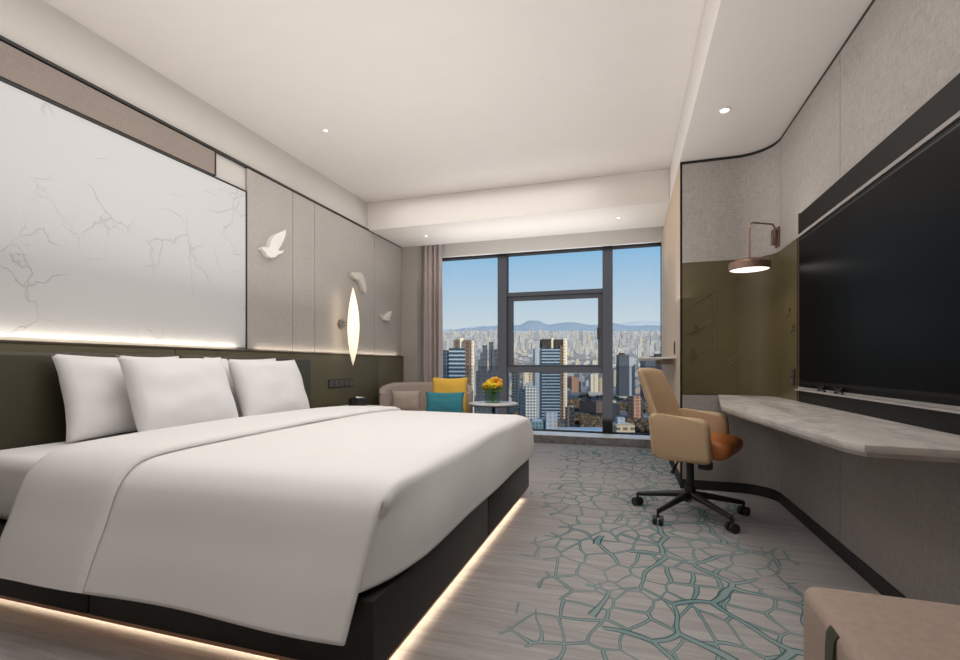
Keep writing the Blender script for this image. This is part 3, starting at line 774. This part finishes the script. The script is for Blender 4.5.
def back():
    bm = bmesh.new()
    NZ, NY = 16, 14
    def sec(z):            # half width, x of centre, thickness by height
        t_ = (z - .43) / (.985 - .43)
        return .275 - .06 * t_ ** 1.2, -.14 - .175 * t_ ** 1.15, .085 - .035 * t_
    def fn(side):
        def f(a, b):
            z = .43 + (.985 - .43) * a; hw, xc, th = sec(z); v = b * 2 - 1
            k = max(0, 1 - abs(v) ** 5) ** .5; tt = max(0, 1 - max(0, (a - .9) / .1) ** 2.2) ** .5
            curve = .085 * abs(v) ** 2.4 * (1 - .35 * a)
            zz = z - .02 * abs(v) ** 4 * (a > .8) * ((a - .8) / .2)
            return Vector((xc + curve + side * th / 2 * (k * tt), v * hw, zz))
        return f
    for s in (-1, 1): gridmesh(bm, fn(s), NZ * 2, NY * 2)
    bmesh.ops.remove_doubles(bm, verts=bm.verts[:], dist=.002)
    return bm
obj('backrest', back(), 'tan', oc, smooth=180)
for s in (-1, 1):
    bm = bmesh.new()
    pr = [(-.165, .44), (-.15, .412), (-.08, .40), (.155, .395), (.185, .405), (.192, .44), (.18, .62), (.168, .655), (.13, .675), (-.05, .683), (-.12, .69), (-.165, .69), (-.187, .66)]
    prism(bm, pr, 'y', s * .212, s * .282, .024, 4); obj('armrest', bm, 'tan', oc, smooth=50)

# ================================================================== DESK, TELEVISION, LAMP
dk = thing('desk', 'wall-mounted grey marble desk shelf running under the television', 'desk', (XR, 2.9, .744))
DP = [(.685, YO - .018), (.51, 3.0), (.63, 1.74), (.66, 1.66), (1.054, 1.60), (1.054, 3.94)]
arc = [(XR - .26 + .242 * math.cos(R(a)), YO - .26 + .242 * math.sin(R(a))) for a in range(0, 91, 10)]
poly = DP[:5] + arc
bm = bmesh.new(); prism(bm, [(x - XR, y - 2.9) for x, y in poly], 'z', 0.001, .026, .004, 2); obj('marble_top', bm, 'desk_marble', dk, smooth=30)
cx_, cy_ = .85, 2.9
bm = bmesh.new(); prism(bm, [((x + (cx_ - x) * .08) - XR if x < 1.0 else x - XR, (y + (cy_ - y) * .02) - 2.9) for x, y in poly], 'z', -.014, 0, 0); obj('support_board', bm, 'desk_marble', dk, smooth=30)

tp = thing('black_wall_panel', 'black lacquer wall panel behind the television above the desk', 'wall panel', (XR - .0155, 2.225, .772))
obj('panel', B(-.012, 0, 1.0 - 2.3, 3.58 - 2.3, 0, 1.195, .003), 'tv_panel', tp)
obj('side_frame', B(-.016, 0, 3.581 - 2.3, 3.589 - 2.3, 0, 1.2), 'bronze', tp)
obj('metal_strip', B(-.02, -.0125, 1.0 - 2.3, 3.58 - 2.3, .082, .094), 'grey_strip', tp)
obj('metal_strip', B(-.02, -.0125, 1.0 - 2.3, 3.58 - 2.3, 1.045, 1.062), 'grey_strip', tp)
obj('ledge', B(-.04, -.0125, 1.0 - 2.3, 3.58 - 2.3, .073, .081), 'grey_strip', tp)
tv = thing('television', 'large black flat television on the right wall', 'television', (XR - .036, 2.60, 1.325))
obj('bezel', B(-.012, .0, -.83, .83, -.435, .46, .003), 'tv_frame', tv)
obj('screen', B(-.0145, -.0125, -.82, .82, -.418, .45), 'tv_screen', tv)
obj('rear_bracket', B(.0005, .008, -.3, .3, -.2, .2), 'tv_frame', tv)
obj('chin', B(-.016, -.0125, -.82, .82, -.434, -.419), 'tv_panel', tv)
for yc in (.50, .27):
    bm = bmesh.new()
    for (a, b) in ((-.05, .05), (.05, -.05)): tube(bm, [(-.006, yc + a, -.436), (-.006, yc + b, -.466)], .005, 8)
    f_ = obj('stand_foot', bm, 'black_plastic', tv)
ou = thing('power_outlet', 'small dark power outlet on the olive panel beside the television', 'outlet', (XR - .0165, 3.655, .925))
obj('back_plate', B(-.008, 0, -.04, .04, -.055, .055, .003), 'socket', ou)
for z in (-.025, .025): obj('socket_insert', B(-.01, -.0085, -.022, .022, z - .018, z + .018, .001), 'socket_key', ou)

# hanging copper lamp on the curved corner
nA = Vector((-.62, -.78, 0)).normalized()
a45 = math.atan2(.78, .62)
P0 = Vector((XR - .26 + (.26 - .016) * math.cos(R(10)), YO - .26 + (.26 - .016) * math.sin(R(10)), 1.955))
nA = Vector((-math.cos(R(10)), -math.sin(R(10)), 0))
tgt = Vector((.81, 3.73, 0)); dA = (tgt - Vector((P0.x, P0.y, 0)))
lp = thing('wall_reading_lamp', 'copper disc lamp hanging from a bent arm above the desk', 'wall lamp', P0)
o = obj('wall_plate', B(-.012, 0, -.03, .03, -.085, .06, .004), 'bronze', lp); o.rotation_euler = (0, 0, R(10))
o = obj('arm_bracket', B(-.045, -.0125, -.014, .014, -.07, .04, .003), 'bronze', lp); o.rotation_euler = (0, 0, R(10))
e = dA; 
def pt3(k, z): return Vector((e.x * k, e.y * k, z))
arm = [pt3(.12, -.02), pt3(.12, .03), pt3(.14, .058), pt3(.2, .073), pt3(.88, .05), pt3(.96, .04), pt3(1, .0), pt3(1, -.22)]
obj('lamp_arm', T(arm, .0065, 12), 'bronze', lp, smooth=60)
sd = obj('lamp_shade', lathe([(0, .03), (.085, .03), (.095, .022), (.095, .012), (.126, .010), (.131, .004), (.131, -.040), (.127, -.044), (.122, -.040), (.122, -.03), (0, -.03)], 44, close=False), 'bronze', lp, smooth=35, loc=pt3(1, -.245))
obj('diffuser', lathe([(0, -.038), (.1215, -.038), (.1215, -.0305), (0, -.0305)], 40, close=False), 'lamp_disc', sd, smooth=35)
bm = bmesh.new()
for s in (-1, 1): tube(bm, [(s * .014, 0, -.0385), (s * .014, 0, -.041)], .005, 10)
obj('screw', bm, 'chrome', sd)
q = P0 + pt3(1, -.30)
lamp('reading_lamp_light', 'SPOT', q, (0, 0, 0), 5, (1, .9, .76), spot_size=R(150), spot_blend=.9, shadow_soft_size=.1)

# ottoman
ot = thing('ottoman', 'beige upholstered ottoman with a dark strap, in the right foreground', 'ottoman', (.71, .79, 0), R(-2))
def ottob():
    bm = bmesh.new(); box(bm, -.315, .30, -.5, .585, .06, .458, .03, 5)
    bmesh.ops.subdivide_edges(bm, edges=[e_ for e_ in bm.edges if e_.calc_length() > .2], cuts=6, use_grid_fill=True)
    for v in bm.verts:
        if v.co.z > .44: v.co.z += .012 * max(0, 1 - (v.co.x / .3) ** 2) * max(0, 1 - ((v.co.y - .03) / .53) ** 2)
    return bm
obj('upholstered_body', ottob(), 'ottoman', ot, smooth=60)
obj('base_frame', B(-.28, .27, -.46, .53, 0.0, .059, .004), 'black', ot)
bm = bmesh.new()
pts = [(-.312, .447), (-.315, .442), (-.3195, .432), (-.3215, .40), (-.3215, .07)]
for (y0, y1) in ((.345, .39),):
    inn = [(x + .006, z - .002) for x, z in pts]
    prism(bm, pts + inn[::-1], 'y', y0, y1)
obj('strap', bm, 'strap', ot, smooth=40)

# ================================================================== CITY
GV = [(300, 452), (450, 432), (600, 414), (1000, 392), (1600, 373), (2800, 353), (4500, 341), (7000, 333), (9000, 331)]
def gz(d):
    for (d0, v0), (d1, v1) in zip(GV, GV[1:]):
        if d <= d1:
            t_ = max(0, (d - d0) / (d1 - d0)); return zat(v0 + (v1 - v0) * t_, d)
    return zat(331, d)
HZ = lin(204, 209, 215)
g = NT('city_ground'); gv = g.coords()
g.base(g.ramp(g.noise(gv, .012, 6, .65), [(.35, lin(70, 66, 66)), (.5, lin(112, 104, 98)), (.62, lin(150, 144, 140))])); g.set(.95, 0, .05)
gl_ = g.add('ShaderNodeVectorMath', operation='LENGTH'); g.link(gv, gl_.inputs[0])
g.b.inputs['Emission Color'].default_value = HZ; g.link(g.ramp(g.math('DIVIDE', gl_.outputs['Value'], 8000), [(.08, (0, 0, 0, 1)), (.5, (.42, .42, .42, 1)), (1, (.6, .6, .6, 1))]), g.b.inputs['Emission Strength'])  # distance haze painted in as a glow that grows with distance
bm = bmesh.new()
ds = [250, 300, 380, 450, 520, 600, 750, 1000, 1250, 1600, 2100, 2800, 3600, 4500, 5700, 7000, 9000]
gridv = [[bm.verts.new(city(u, d, gz(d))) for u in range(200, 901, 50)] for d in ds]
for r0, r1 in zip(gridv, gridv[1:]):
    for k in range(len(r0) - 1): bm.faces.new((r0[k], r0[k + 1], r1[k + 1], r1[k]))
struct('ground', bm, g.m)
# hills
def hills(name, d, pts, col, seed):
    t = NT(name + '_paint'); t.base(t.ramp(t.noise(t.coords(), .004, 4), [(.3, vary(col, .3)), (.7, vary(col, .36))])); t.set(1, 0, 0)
    t.b.inputs['Emission Color'].default_value = col; t.b.inputs['Emission Strength'].default_value = .72  # haze over the hills put into the material as glow
    bm = bmesh.new(); N = 120
    def hv(u):
        for (u0, v0), (u1, v1) in zip(pts, pts[1:]):
            if u <= u1: k = (u - u0) / (u1 - u0); k = k * k * (3 - 2 * k); return v0 + (v1 - v0) * k
        return pts[-1][1]
    rows = []
    for (dd, k) in ((0, 0), (400, .7), (900, 1), (1800, .2)):
        row = []
        for i in range(N):
            u = pts[0][0] + (pts[-1][0] - pts[0][0]) * i / (N - 1); v = hv(u) + noise.noise(Vector((u * .08, seed, 0))) * 1.0
            zb = zat(333, d); zt = zat(v, d + dd); row.append(bm.verts.new(city(u, d + dd, zb + (zt - zb) * k if k < 1 else zt)))
        rows.append(row)
    for r0, r1 in zip(rows, rows[1:]):
        for k in range(N - 1): bm.faces.new((r0[k], r0[k + 1], r1[k + 1], r1[k]))
    struct(name, bm, t.m, smooth=180)
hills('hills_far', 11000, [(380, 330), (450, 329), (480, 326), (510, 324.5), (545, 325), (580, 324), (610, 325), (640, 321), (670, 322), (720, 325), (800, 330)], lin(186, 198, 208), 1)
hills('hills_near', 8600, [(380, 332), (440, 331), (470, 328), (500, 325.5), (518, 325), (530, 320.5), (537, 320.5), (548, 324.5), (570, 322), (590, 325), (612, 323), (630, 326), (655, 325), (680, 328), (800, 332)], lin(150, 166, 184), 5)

# far city blocks: five block shapes in several colours, each building its own object
def block_mesh(kind, mat, w, dp, h):
    bm = bmesh.new()
    if kind == 0: box(bm, -w / 2, w / 2, -dp / 2, dp / 2, -60, h); box(bm, -w / 4, w / 4, -dp / 4, dp / 4, h, h + 6)
    if kind == 1: box(bm, -w / 2, 0, -dp / 2, dp / 2, -60, h); box(bm, 0, w / 2, -dp / 3, dp / 2, -60, h * .9); box(bm, -w / 3, -w / 8, -dp / 4, dp / 4, h, h + 5)
    if kind == 2:
        prism(bm, [(-w / 2, -60), (w / 2, -60), (w / 2, h * .93), (w / 4, h), (-w / 4, h), (-w / 2, h * .93)], 'y', -dp / 2, dp / 2)
    if kind == 3: box(bm, -w / 2, w / 2, -dp / 2, dp / 2, -60, h * .75); box(bm, -w / 3, w / 3, -dp / 3, dp / 3, h * .75, h)
    if kind == 4: box(bm, -w / 2, -w / 8, -dp / 2, dp / 2, -60, h); box(bm, w / 8, w / 2, -dp / 2, dp / 2, -60, h); box(bm, -w / 8, w / 8, -dp / 4, dp / 4, -60, h * .96)
    me = bpy.data.meshes.new('city_building'); bmesh.ops.recalc_face_normals(bm, faces=bm.faces[:]); bm.to_mesh(me); bm.free(); me.materials.append(mat); return me
tones = [(lin(190, 184, 176), 'pale'), (lin(200, 184, 156), 'cream'), (lin(148, 148, 150), 'grey'), (lin(160, 134, 114), 'tan')]
bank = {}
for ti, (c_, nm) in enumerate(tones):
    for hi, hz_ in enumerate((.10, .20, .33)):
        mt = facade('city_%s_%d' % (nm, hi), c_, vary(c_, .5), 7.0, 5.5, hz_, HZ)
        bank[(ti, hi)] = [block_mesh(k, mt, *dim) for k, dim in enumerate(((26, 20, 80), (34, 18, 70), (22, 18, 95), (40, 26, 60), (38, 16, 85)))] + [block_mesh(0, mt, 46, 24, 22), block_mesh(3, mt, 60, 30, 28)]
spots = []
r2 = random.Random(21); used_ = {}
AV = [(443, 474, 430), (476, 503, 460), (534, 566, 560), (508, 535, 640), (518, 538, 520), (566, 582, 1000), (580, 614, 600), (588, 604, 800), (616, 636, 780), (641, 666, 760), (606, 618, 520), (630, 642, 560), (566, 574, 470), (612, 634, 400), (526, 608, 395)]
def free_at(u, d, rad, keep=True, mg=4, dp=70):
    p = city(u, d); k = (int(p.x // 60), int(p.y // 60))
    for i in (-1, 0, 1):
        for j in (-1, 0, 1):
            for (q, r_) in used_.get((k[0] + i, k[1] + j), ()):
                if (p.x - q.x) ** 2 + (p.y - q.y) ** 2 < (rad + r_) ** 2: return False
    for (ua, ub, dd) in AV:
        if ua - mg < u < ub + mg and abs(d - dd) < dp: return False
    if keep: used_.setdefault(k, []).append((p, rad))
    return True
tries = 0
while len(spots) < 1700 and tries < 60000:
    tries += 1
    q = r2.random(); d = 740 + 6200 * q ** 1.1; u = r2.uniform(428, 690)
    if free_at(u, d, 22 if d < 3000 else 14): spots.append((d, u, r2.random(), r2.random(), r2.random(), r2.uniform(-.5, .5)))
spots.sort()
LAB = {0: 'pale many-storeyed block in the distant hazy city beyond the window', 1: 'cream many-storeyed block in the distant hazy city beyond the window', 2: 'grey many-storeyed block in the distant hazy city beyond the window', 3: 'tan many-storeyed block in the distant hazy city beyond the window'}
far = bmesh.new(); cnt = 0; CAP = 290
def clear(u, d):      # keep the avenue, and the front of the near towers, free
    if 566 < u < 606 and d < 900: return False
    return True
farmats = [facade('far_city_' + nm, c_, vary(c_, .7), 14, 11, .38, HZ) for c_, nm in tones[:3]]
for (d, u, a, b, c_, rz) in spots:
    if not clear(u, d): continue
    ti = 0 if a < .42 else 1 if a < .66 else 2 if a < .86 else 3
    hi = 0 if d < 1500 else 1 if d < 2900 else 2
    tall = b > (.74 if d > 1500 else .86)
    kind = int(c_ * 5) if tall else 5 + int(c_ * 2)
    p = city(u, d, gz(d)); s = (.34 + .36 * ((a * 7) % 1)) * (1.0 if tall else .85)
    if cnt < CAP:
        o = bpy.data.objects.new('city_building', bank[(ti, hi)][kind]); C.objects.link(o)
        o.location = p; o.rotation_euler = (0, 0, YAW + rz); o.scale = (s * .8, s * .8, s); cnt += 1
        tag(o, LAB[ti], 'building', tones[ti][1] + ' blocks of the distant city')
    else:
        h = (105 if tall else 34) * s * (.6 + .8 * c_); w = (32 if tall else 56) * s
        n0 = len(far.faces)
        mtx = Matrix.Translation(p) @ Matrix.Rotation(YAW + rz, 4, 'Z')
        box(far, -w / 2, w / 2, -w / 3, w / 3, -40, h, mi=min(2, ti), mat=mtx)
o = obj('distant_city', far, farmats); o['kind'] = 'stuff'; tag(o, 'countless tiny pale buildings of the far city below the hills', 'city')

# the towers one can tell apart
def tower(name, lab, u0, u1, vtop, d, parts, rz=0, vb=None):
    """parts: (fraction x0, x1, height fraction, depth offset, material, part name); u/v give its size at distance d"""
    ctr = city((u0 + u1) / 2, d, 0); w = (u1 - u0) / F * d; zb = gz(d) - 8 if vb is None else zat(vb, d); zt_ = zat(vtop, d)
    t_ = thing(name, lab, 'building', (ctr.x, ctr.y, zb), YAW + rz)
    for (a, b, hf, y0, y1, mt, pn_) in parts:
        obj(pn_, B(-w / 2 + w * a, -w / 2 + w * b, w * y0, w * y1, 0, (zt_ - zb) * hf), mt, t_)
    return t_
GL = facade('dark_glass_tower', lin(70, 84, 98), lin(34, 46, 60), 3.5, 3.4, .05)
GL2 = facade('banded_glass', lin(150, 162, 170), lin(44, 60, 76), 60, 3.6, .03, mort=-1)
GL3 = facade('slate_tower', lin(78, 80, 86), lin(50, 53, 60), 5, 4, .10)
CR = facade('cream_flank', lin(226, 208, 182), lin(170, 150, 128), 9, 3.4, .03, mort=.6)
LG = facade('light_grey_flank', lin(168, 172, 176), lin(140, 146, 152), 4, 3.4, .05, mort=.5)
BR = facade('brown_flank', lin(112, 92, 80), lin(74, 62, 56), 6, 3.4, .03, mort=.6)
DKG = facade('charcoal_roof', lin(66, 58, 54), lin(58, 52, 50), 6, 4, 0)
WHT = facade('white_office', lin(206, 202, 194), lin(84, 90, 96), 3.2, 3.2, .03)
BRK = facade('brick_block', lin(178, 134, 108), lin(124, 94, 78), 6, 4, .03)
DRK = facade('dark_slab', lin(66, 64, 66), lin(40, 42, 48), 7, 4, .03)
TNB = facade('tan_block', lin(204, 182, 150), lin(120, 104, 88), 6, 4, .05)
tower('glass_tower', 'dark glass tower with pale bands behind the armchair cushions', 443, 474, 338, 430,
      [(0, .22, .88, -.1, .4, GL, 'side_wing'), (.2, .72, .9, -.2, .4, GL2, 'glass_front'), (.34, .55, .985, 0, .4, BR, 'roof_block'), (.55, .66, 1.0, .02, .4, CR, 'roof_fin'), (.66, .92, .98, -.12, .4, BR, 'brown_flank'), (.92, 1, .97, -.14, .4, CR, 'cream_edge')], vb=440)
tower('slate_tower', 'dark slate tower with a stepped roof left of the thick window mullion', 476, 503, 342, 460,
      [(0, 1, .72, -.25, .4, GL3, 'tower_body'), (.08, .3, .83, -.2, .4, GL3, 'roof_step'), (.16, .34, .9, -.1, .3, GL3, 'roof_step'), (.25, .42, .97, 0, .3, GL3, 'roof_step'), (.48, .64, 1.0, 0, .3, GL3, 'roof_step'), (.6, .86, .93, -.1, .3, GL3, 'roof_step'), (.8, .94, .84, -.15, .3, GL3, 'roof_step')], vb=445)
tower('banded_tower', 'tall dark glass tower with light flanks in the middle of the window', 534.5, 566, 338, 560,
      [(0, .2, .87, -.1, .4, LG, 'grey_flank'), (.2, .8, .87, -.2, .4, GL2, 'glass_front'), (.22, .5, .985, -.1, .4, DKG, 'roof_block'), (.52, .6, 1.0, -.05, .4, CR, 'roof_fin'), (.62, .86, .98, -.12, .4, DKG, 'roof_block'), (.78, .88, .9, -.22, .4, BR, 'brown_flank'), (.88, 1, .99, -.2, .4, CR, 'cream_flank')], vb=418)
tower('cream_tower', 'left cream tower of a pair, below the window transom', 512, 520, 366, 640, [(0, .6, 1, -.3, .4, TNB, 'tower_body'), (.6, 1, .97, -.2, .4, CR, 'side_wing'), (.15, .5, 1.03, -.1, .2, DKG, 'roof_block')], vb=408)
tower('cream_tower', 'right cream tower of a pair, below the window transom', 523, 533, 366, 660, [(0, .55, 1, -.3, .4, CR, 'tower_body'), (.55, 1, .97, -.2, .4, TNB, 'side_wing'), (.2, .5, 1.03, -.1, .2, DKG, 'roof_block')], vb=408)
tower('office_block', 'white gridded office block at the left of the banded tower foot', 520, 536, 386, 520, [(.3, 1, 1, -.4, .5, WHT, 'tower_body'), (0, .3, .9, -.3, .5, GL, 'side_wing'), (.4, .8, 1.1, -.1, .3, LG, 'roof_block')], vb=418)
tower('brick_building', 'orange brick building beside the avenue in the lower middle pane', 569, 580, 378, 1000, [(0, .7, 1, -.4, .5, BRK, 'tower_body'), (.7, 1, .8, -.3, .5, DRK, 'side_wing'), (.1, .4, 1.12, -.1, .2, BRK, 'roof_block')], vb=396, rz=.3)
tower('long_building', 'dark long building on the right of the avenue', 588, 606, 401, 600, [(0, 1, 1, -.5, .9, BR, 'tower_body'), (.1, .5, 1.1, 0, .5, DKG, 'roof_block')], vb=412, rz=.5)
tower('cream_block', 'cream block at the right edge of the lower middle pane', 590, 602, 374, 800, [(0, .6, 1, -.3, .5, CR, 'tower_body'), (.6, 1, .8, -.3, .5, TNB, 'side_wing')], vb=392)
tower('grey_block', 'dark grey slab block in the right window pane under the thin shelf', 618, 634, 355, 780, [(0, .6, 1, -.3, .4, GL3, 'tower_body'), (.6, 1, .94, -.2, .4, LG, 'side_wing'), (.1, .4, 1.05, -.1, .2, DKG, 'roof_block')], vb=396)
tower('grey_block', 'dark block right behind the office chair back in the right pane', 643, 664, 356, 760, [(0, .5, .94, -.3, .4, GL3, 'tower_body'), (.5, 1, 1, -.2, .4, DRK, 'side_wing'), (.6, .9, 1.05, -.1, .2, DKG, 'roof_block')], vb=398)
tower('tan_building', 'orange-tan low block left of the office chair back', 630, 642, 396, 560, [(0, .7, 1, -.4, .5, BRK, 'tower_body'), (.7, 1, .85, -.3, .5, DRK, 'side_wing')], vb=420, rz=.3)
tower('low_block', 'low grey block with a flat roof at the right window foot', 614, 632, 424, 400, [(0, 1, 1, -.5, .9, TNB, 'tower_body'), (.2, .6, 1.25, 0, .4, LG, 'roof_block')], vb=450)
tower('low_block', 'low dark block in the left part of the right pane', 606, 618, 404, 520, [(0, 1, 1, -.5, .9, DRK, 'tower_body'), (.1, .5, 1.15, 0, .4, LG, 'roof_block')], vb=430)
tower('pavilion', 'small cream pavilion at the foot of the banded tower', 546, 556, 412, 400, [(0, 1, .94, -.4, .4, CR, 'tower_body'), (-.06, 1.06, 1, -.46, .46, LG, 'roof_slab')], vb=432)
tower('low_roof', 'teal flat-roofed building left of the cream pavilion', 530, 546, 419, 405, [(0, 1, .9, -.4, .6, facade('teal_roof', lin(118, 138, 144), lin(80, 100, 110), 3, 3, 0), 'tower_body'), (.1, .9, 1, -.3, .5, LG, 'roof_slab')], vb=436)
tower('low_roof', 'wide pale blue flat-roofed hall at the foot of the middle pane', 556, 606, 429, 395, [(0, 1, .95, -.05, .4, facade('blue_roof', lin(158, 178, 192), lin(100, 124, 146), 6, 4, 0, mort=2), 'tower_body'), (.05, .5, 1, .0, .3, LG, 'roof_slab')], vb=446)
tower('black_box_building', 'dark cube building behind the pale blue hall', 566, 574, 407, 470, [(0, .35, 1, -.4, .5, BR, 'side_wing'), (.35, 1, 1, -.4, .5, DRK, 'tower_body'), (.4, .9, 1.05, -.2, .3, WHT, 'roof_slab')], vb=428)
# winter trees along the avenue and between the blocks
tm = NT('bare_winter_trees'); tm.base(tm.ramp(tm.noise(tm.coords(), .25, 3), [(.35, lin(70, 58, 48)), (.55, lin(112, 92, 70)), (.7, lin(146, 118, 88))])); tm.set(1, 0, 0)
bm = bmesh.new(); r3 = random.Random(5)
for k in range(2400):
    if k < 1200: d = r3.uniform(440, 800); u = 566 + 36 * r3.random()
    else: d = r3.uniform(430, 900); u = r3.uniform(500, 668)
    p = city(u, d, gz(d)); s = r3.uniform(2.6, 5.2)
    if not free_at(u, d, 6, False, 8, 45): continue
    ret = bmesh.ops.create_icosphere(bm, subdivisions=1, radius=1)
    for v in ret['verts']:
        q = v.co * s * (1 + .35 * noise.noise(v.co * 2 + Vector((k, 0, 0)))); v.co = p + Vector((q.x, q.y, q.z * 1.1 + s * .7))
o = obj('winter_trees', bm, tm.m, smooth=180); o['kind'] = 'stuff'; tag(o, 'brown bare winter trees along the avenue between the city blocks', 'trees')

# ================================================================== LIGHT
w = bpy.data.worlds.new('sky'); bpy.context.scene.world = w; w.use_nodes = True
nt = w.node_tree; bg = nt.nodes['Background']
tc = nt.nodes.new('ShaderNodeTexCoord'); sp = nt.nodes.new('ShaderNodeSeparateXYZ'); rp = nt.nodes.new('ShaderNodeValToRGB')
nt.links.new(tc.outputs['Generated'], sp.inputs[0]); nt.links.new(sp.outputs['Z'], rp.inputs[0]); nt.links.new(rp.outputs[0], bg.inputs[0])
e = rp.color_ramp.elements
for _ in range(2): e.new(.5)
for q, (p, c_) in zip(e, ((.0, lin(200, 208, 212)), (.075, lin(206, 216, 222)), (.24, lin(136, 186, 224)), (.6, lin(110, 164, 218)))): q.position = p; q.color = c_
bg.inputs[1].default_value = 1.0
sun = lamp('sun', 'SUN', (0, -5, 20), (0, 0, 0), 4.2, (1, .93, .82)); sun.data.angle = R(.5)
sun.rotation_euler = Vector((-.62, .62, -.42)).to_track_quat('-Z', 'Y').to_euler()
WARM = (1, .985, .965)
lamp('ceiling_fill_bed', 'AREA', (-1.5, 2.2, 2.97), (0, 0, 0), 27, WARM, (2.4, 3.0))  # unseen fill panel added under the ceiling, no fixture there
lamp('ceiling_fill_front', 'AREA', (-1.2, -.6, 2.97), (0, 0, 0), 5, WARM, (2.4, 1.2))  # added weak fill behind the camera, stands for no real fixture
lamp('ceiling_wash_fill', 'AREA', (-1.1, 2.0, 1.55), (R(180), 0, 0), 42, WARM, (3.2, 5.0))  # added lamp floating mid-room, aimed up to brighten the ceiling
lamp('beam_wash_fill', 'AREA', (-1.2, 5.6, 2.0), (R(180), 0, 0), 11, WARM, (2.4, .7))  # unseen upward fill added below the beam
lamp('corridor_fill', 'AREA', (.30, 1.9, 2.62), (0, R(38), 0), 15, WARM, (.5, 2.6), R(150))  # added soft fill that brightens the foot of the bed
lamp('ceiling_fill_window', 'AREA', (-1.5, 4.55, 2.97), (0, 0, 0), 11, WARM, (2.4, 1.0))  # added overhead fill that lifts the walls near the window
lamp('window_fill', 'AREA', (-1.1, 6.36, 1.4), (R(90), 0, 0), 50, (.93, .97, 1), (2.8, 2.2))  # added lamp just inside the glass, besides the sky and sun
lamp('cove_light_relief', 'AREA', (XL + .045, .8, 1.135), (0, R(180 - 12), 0), 3.6, (1, .89, .74), (.02, 4.6))
lamp('cove_light_panels', 'AREA', (XL + .045, 4.6, 1.135), (0, R(180 - 12), 0), 1.0, (1, .89, .74), (.02, 2.6))

sn = bpy.context.scene
sn.view_settings.view_transform = 'Standard'; sn.view_settings.look = 'None'
sn.cycles.use_denoising = True
sn.cycles.max_bounces = 8
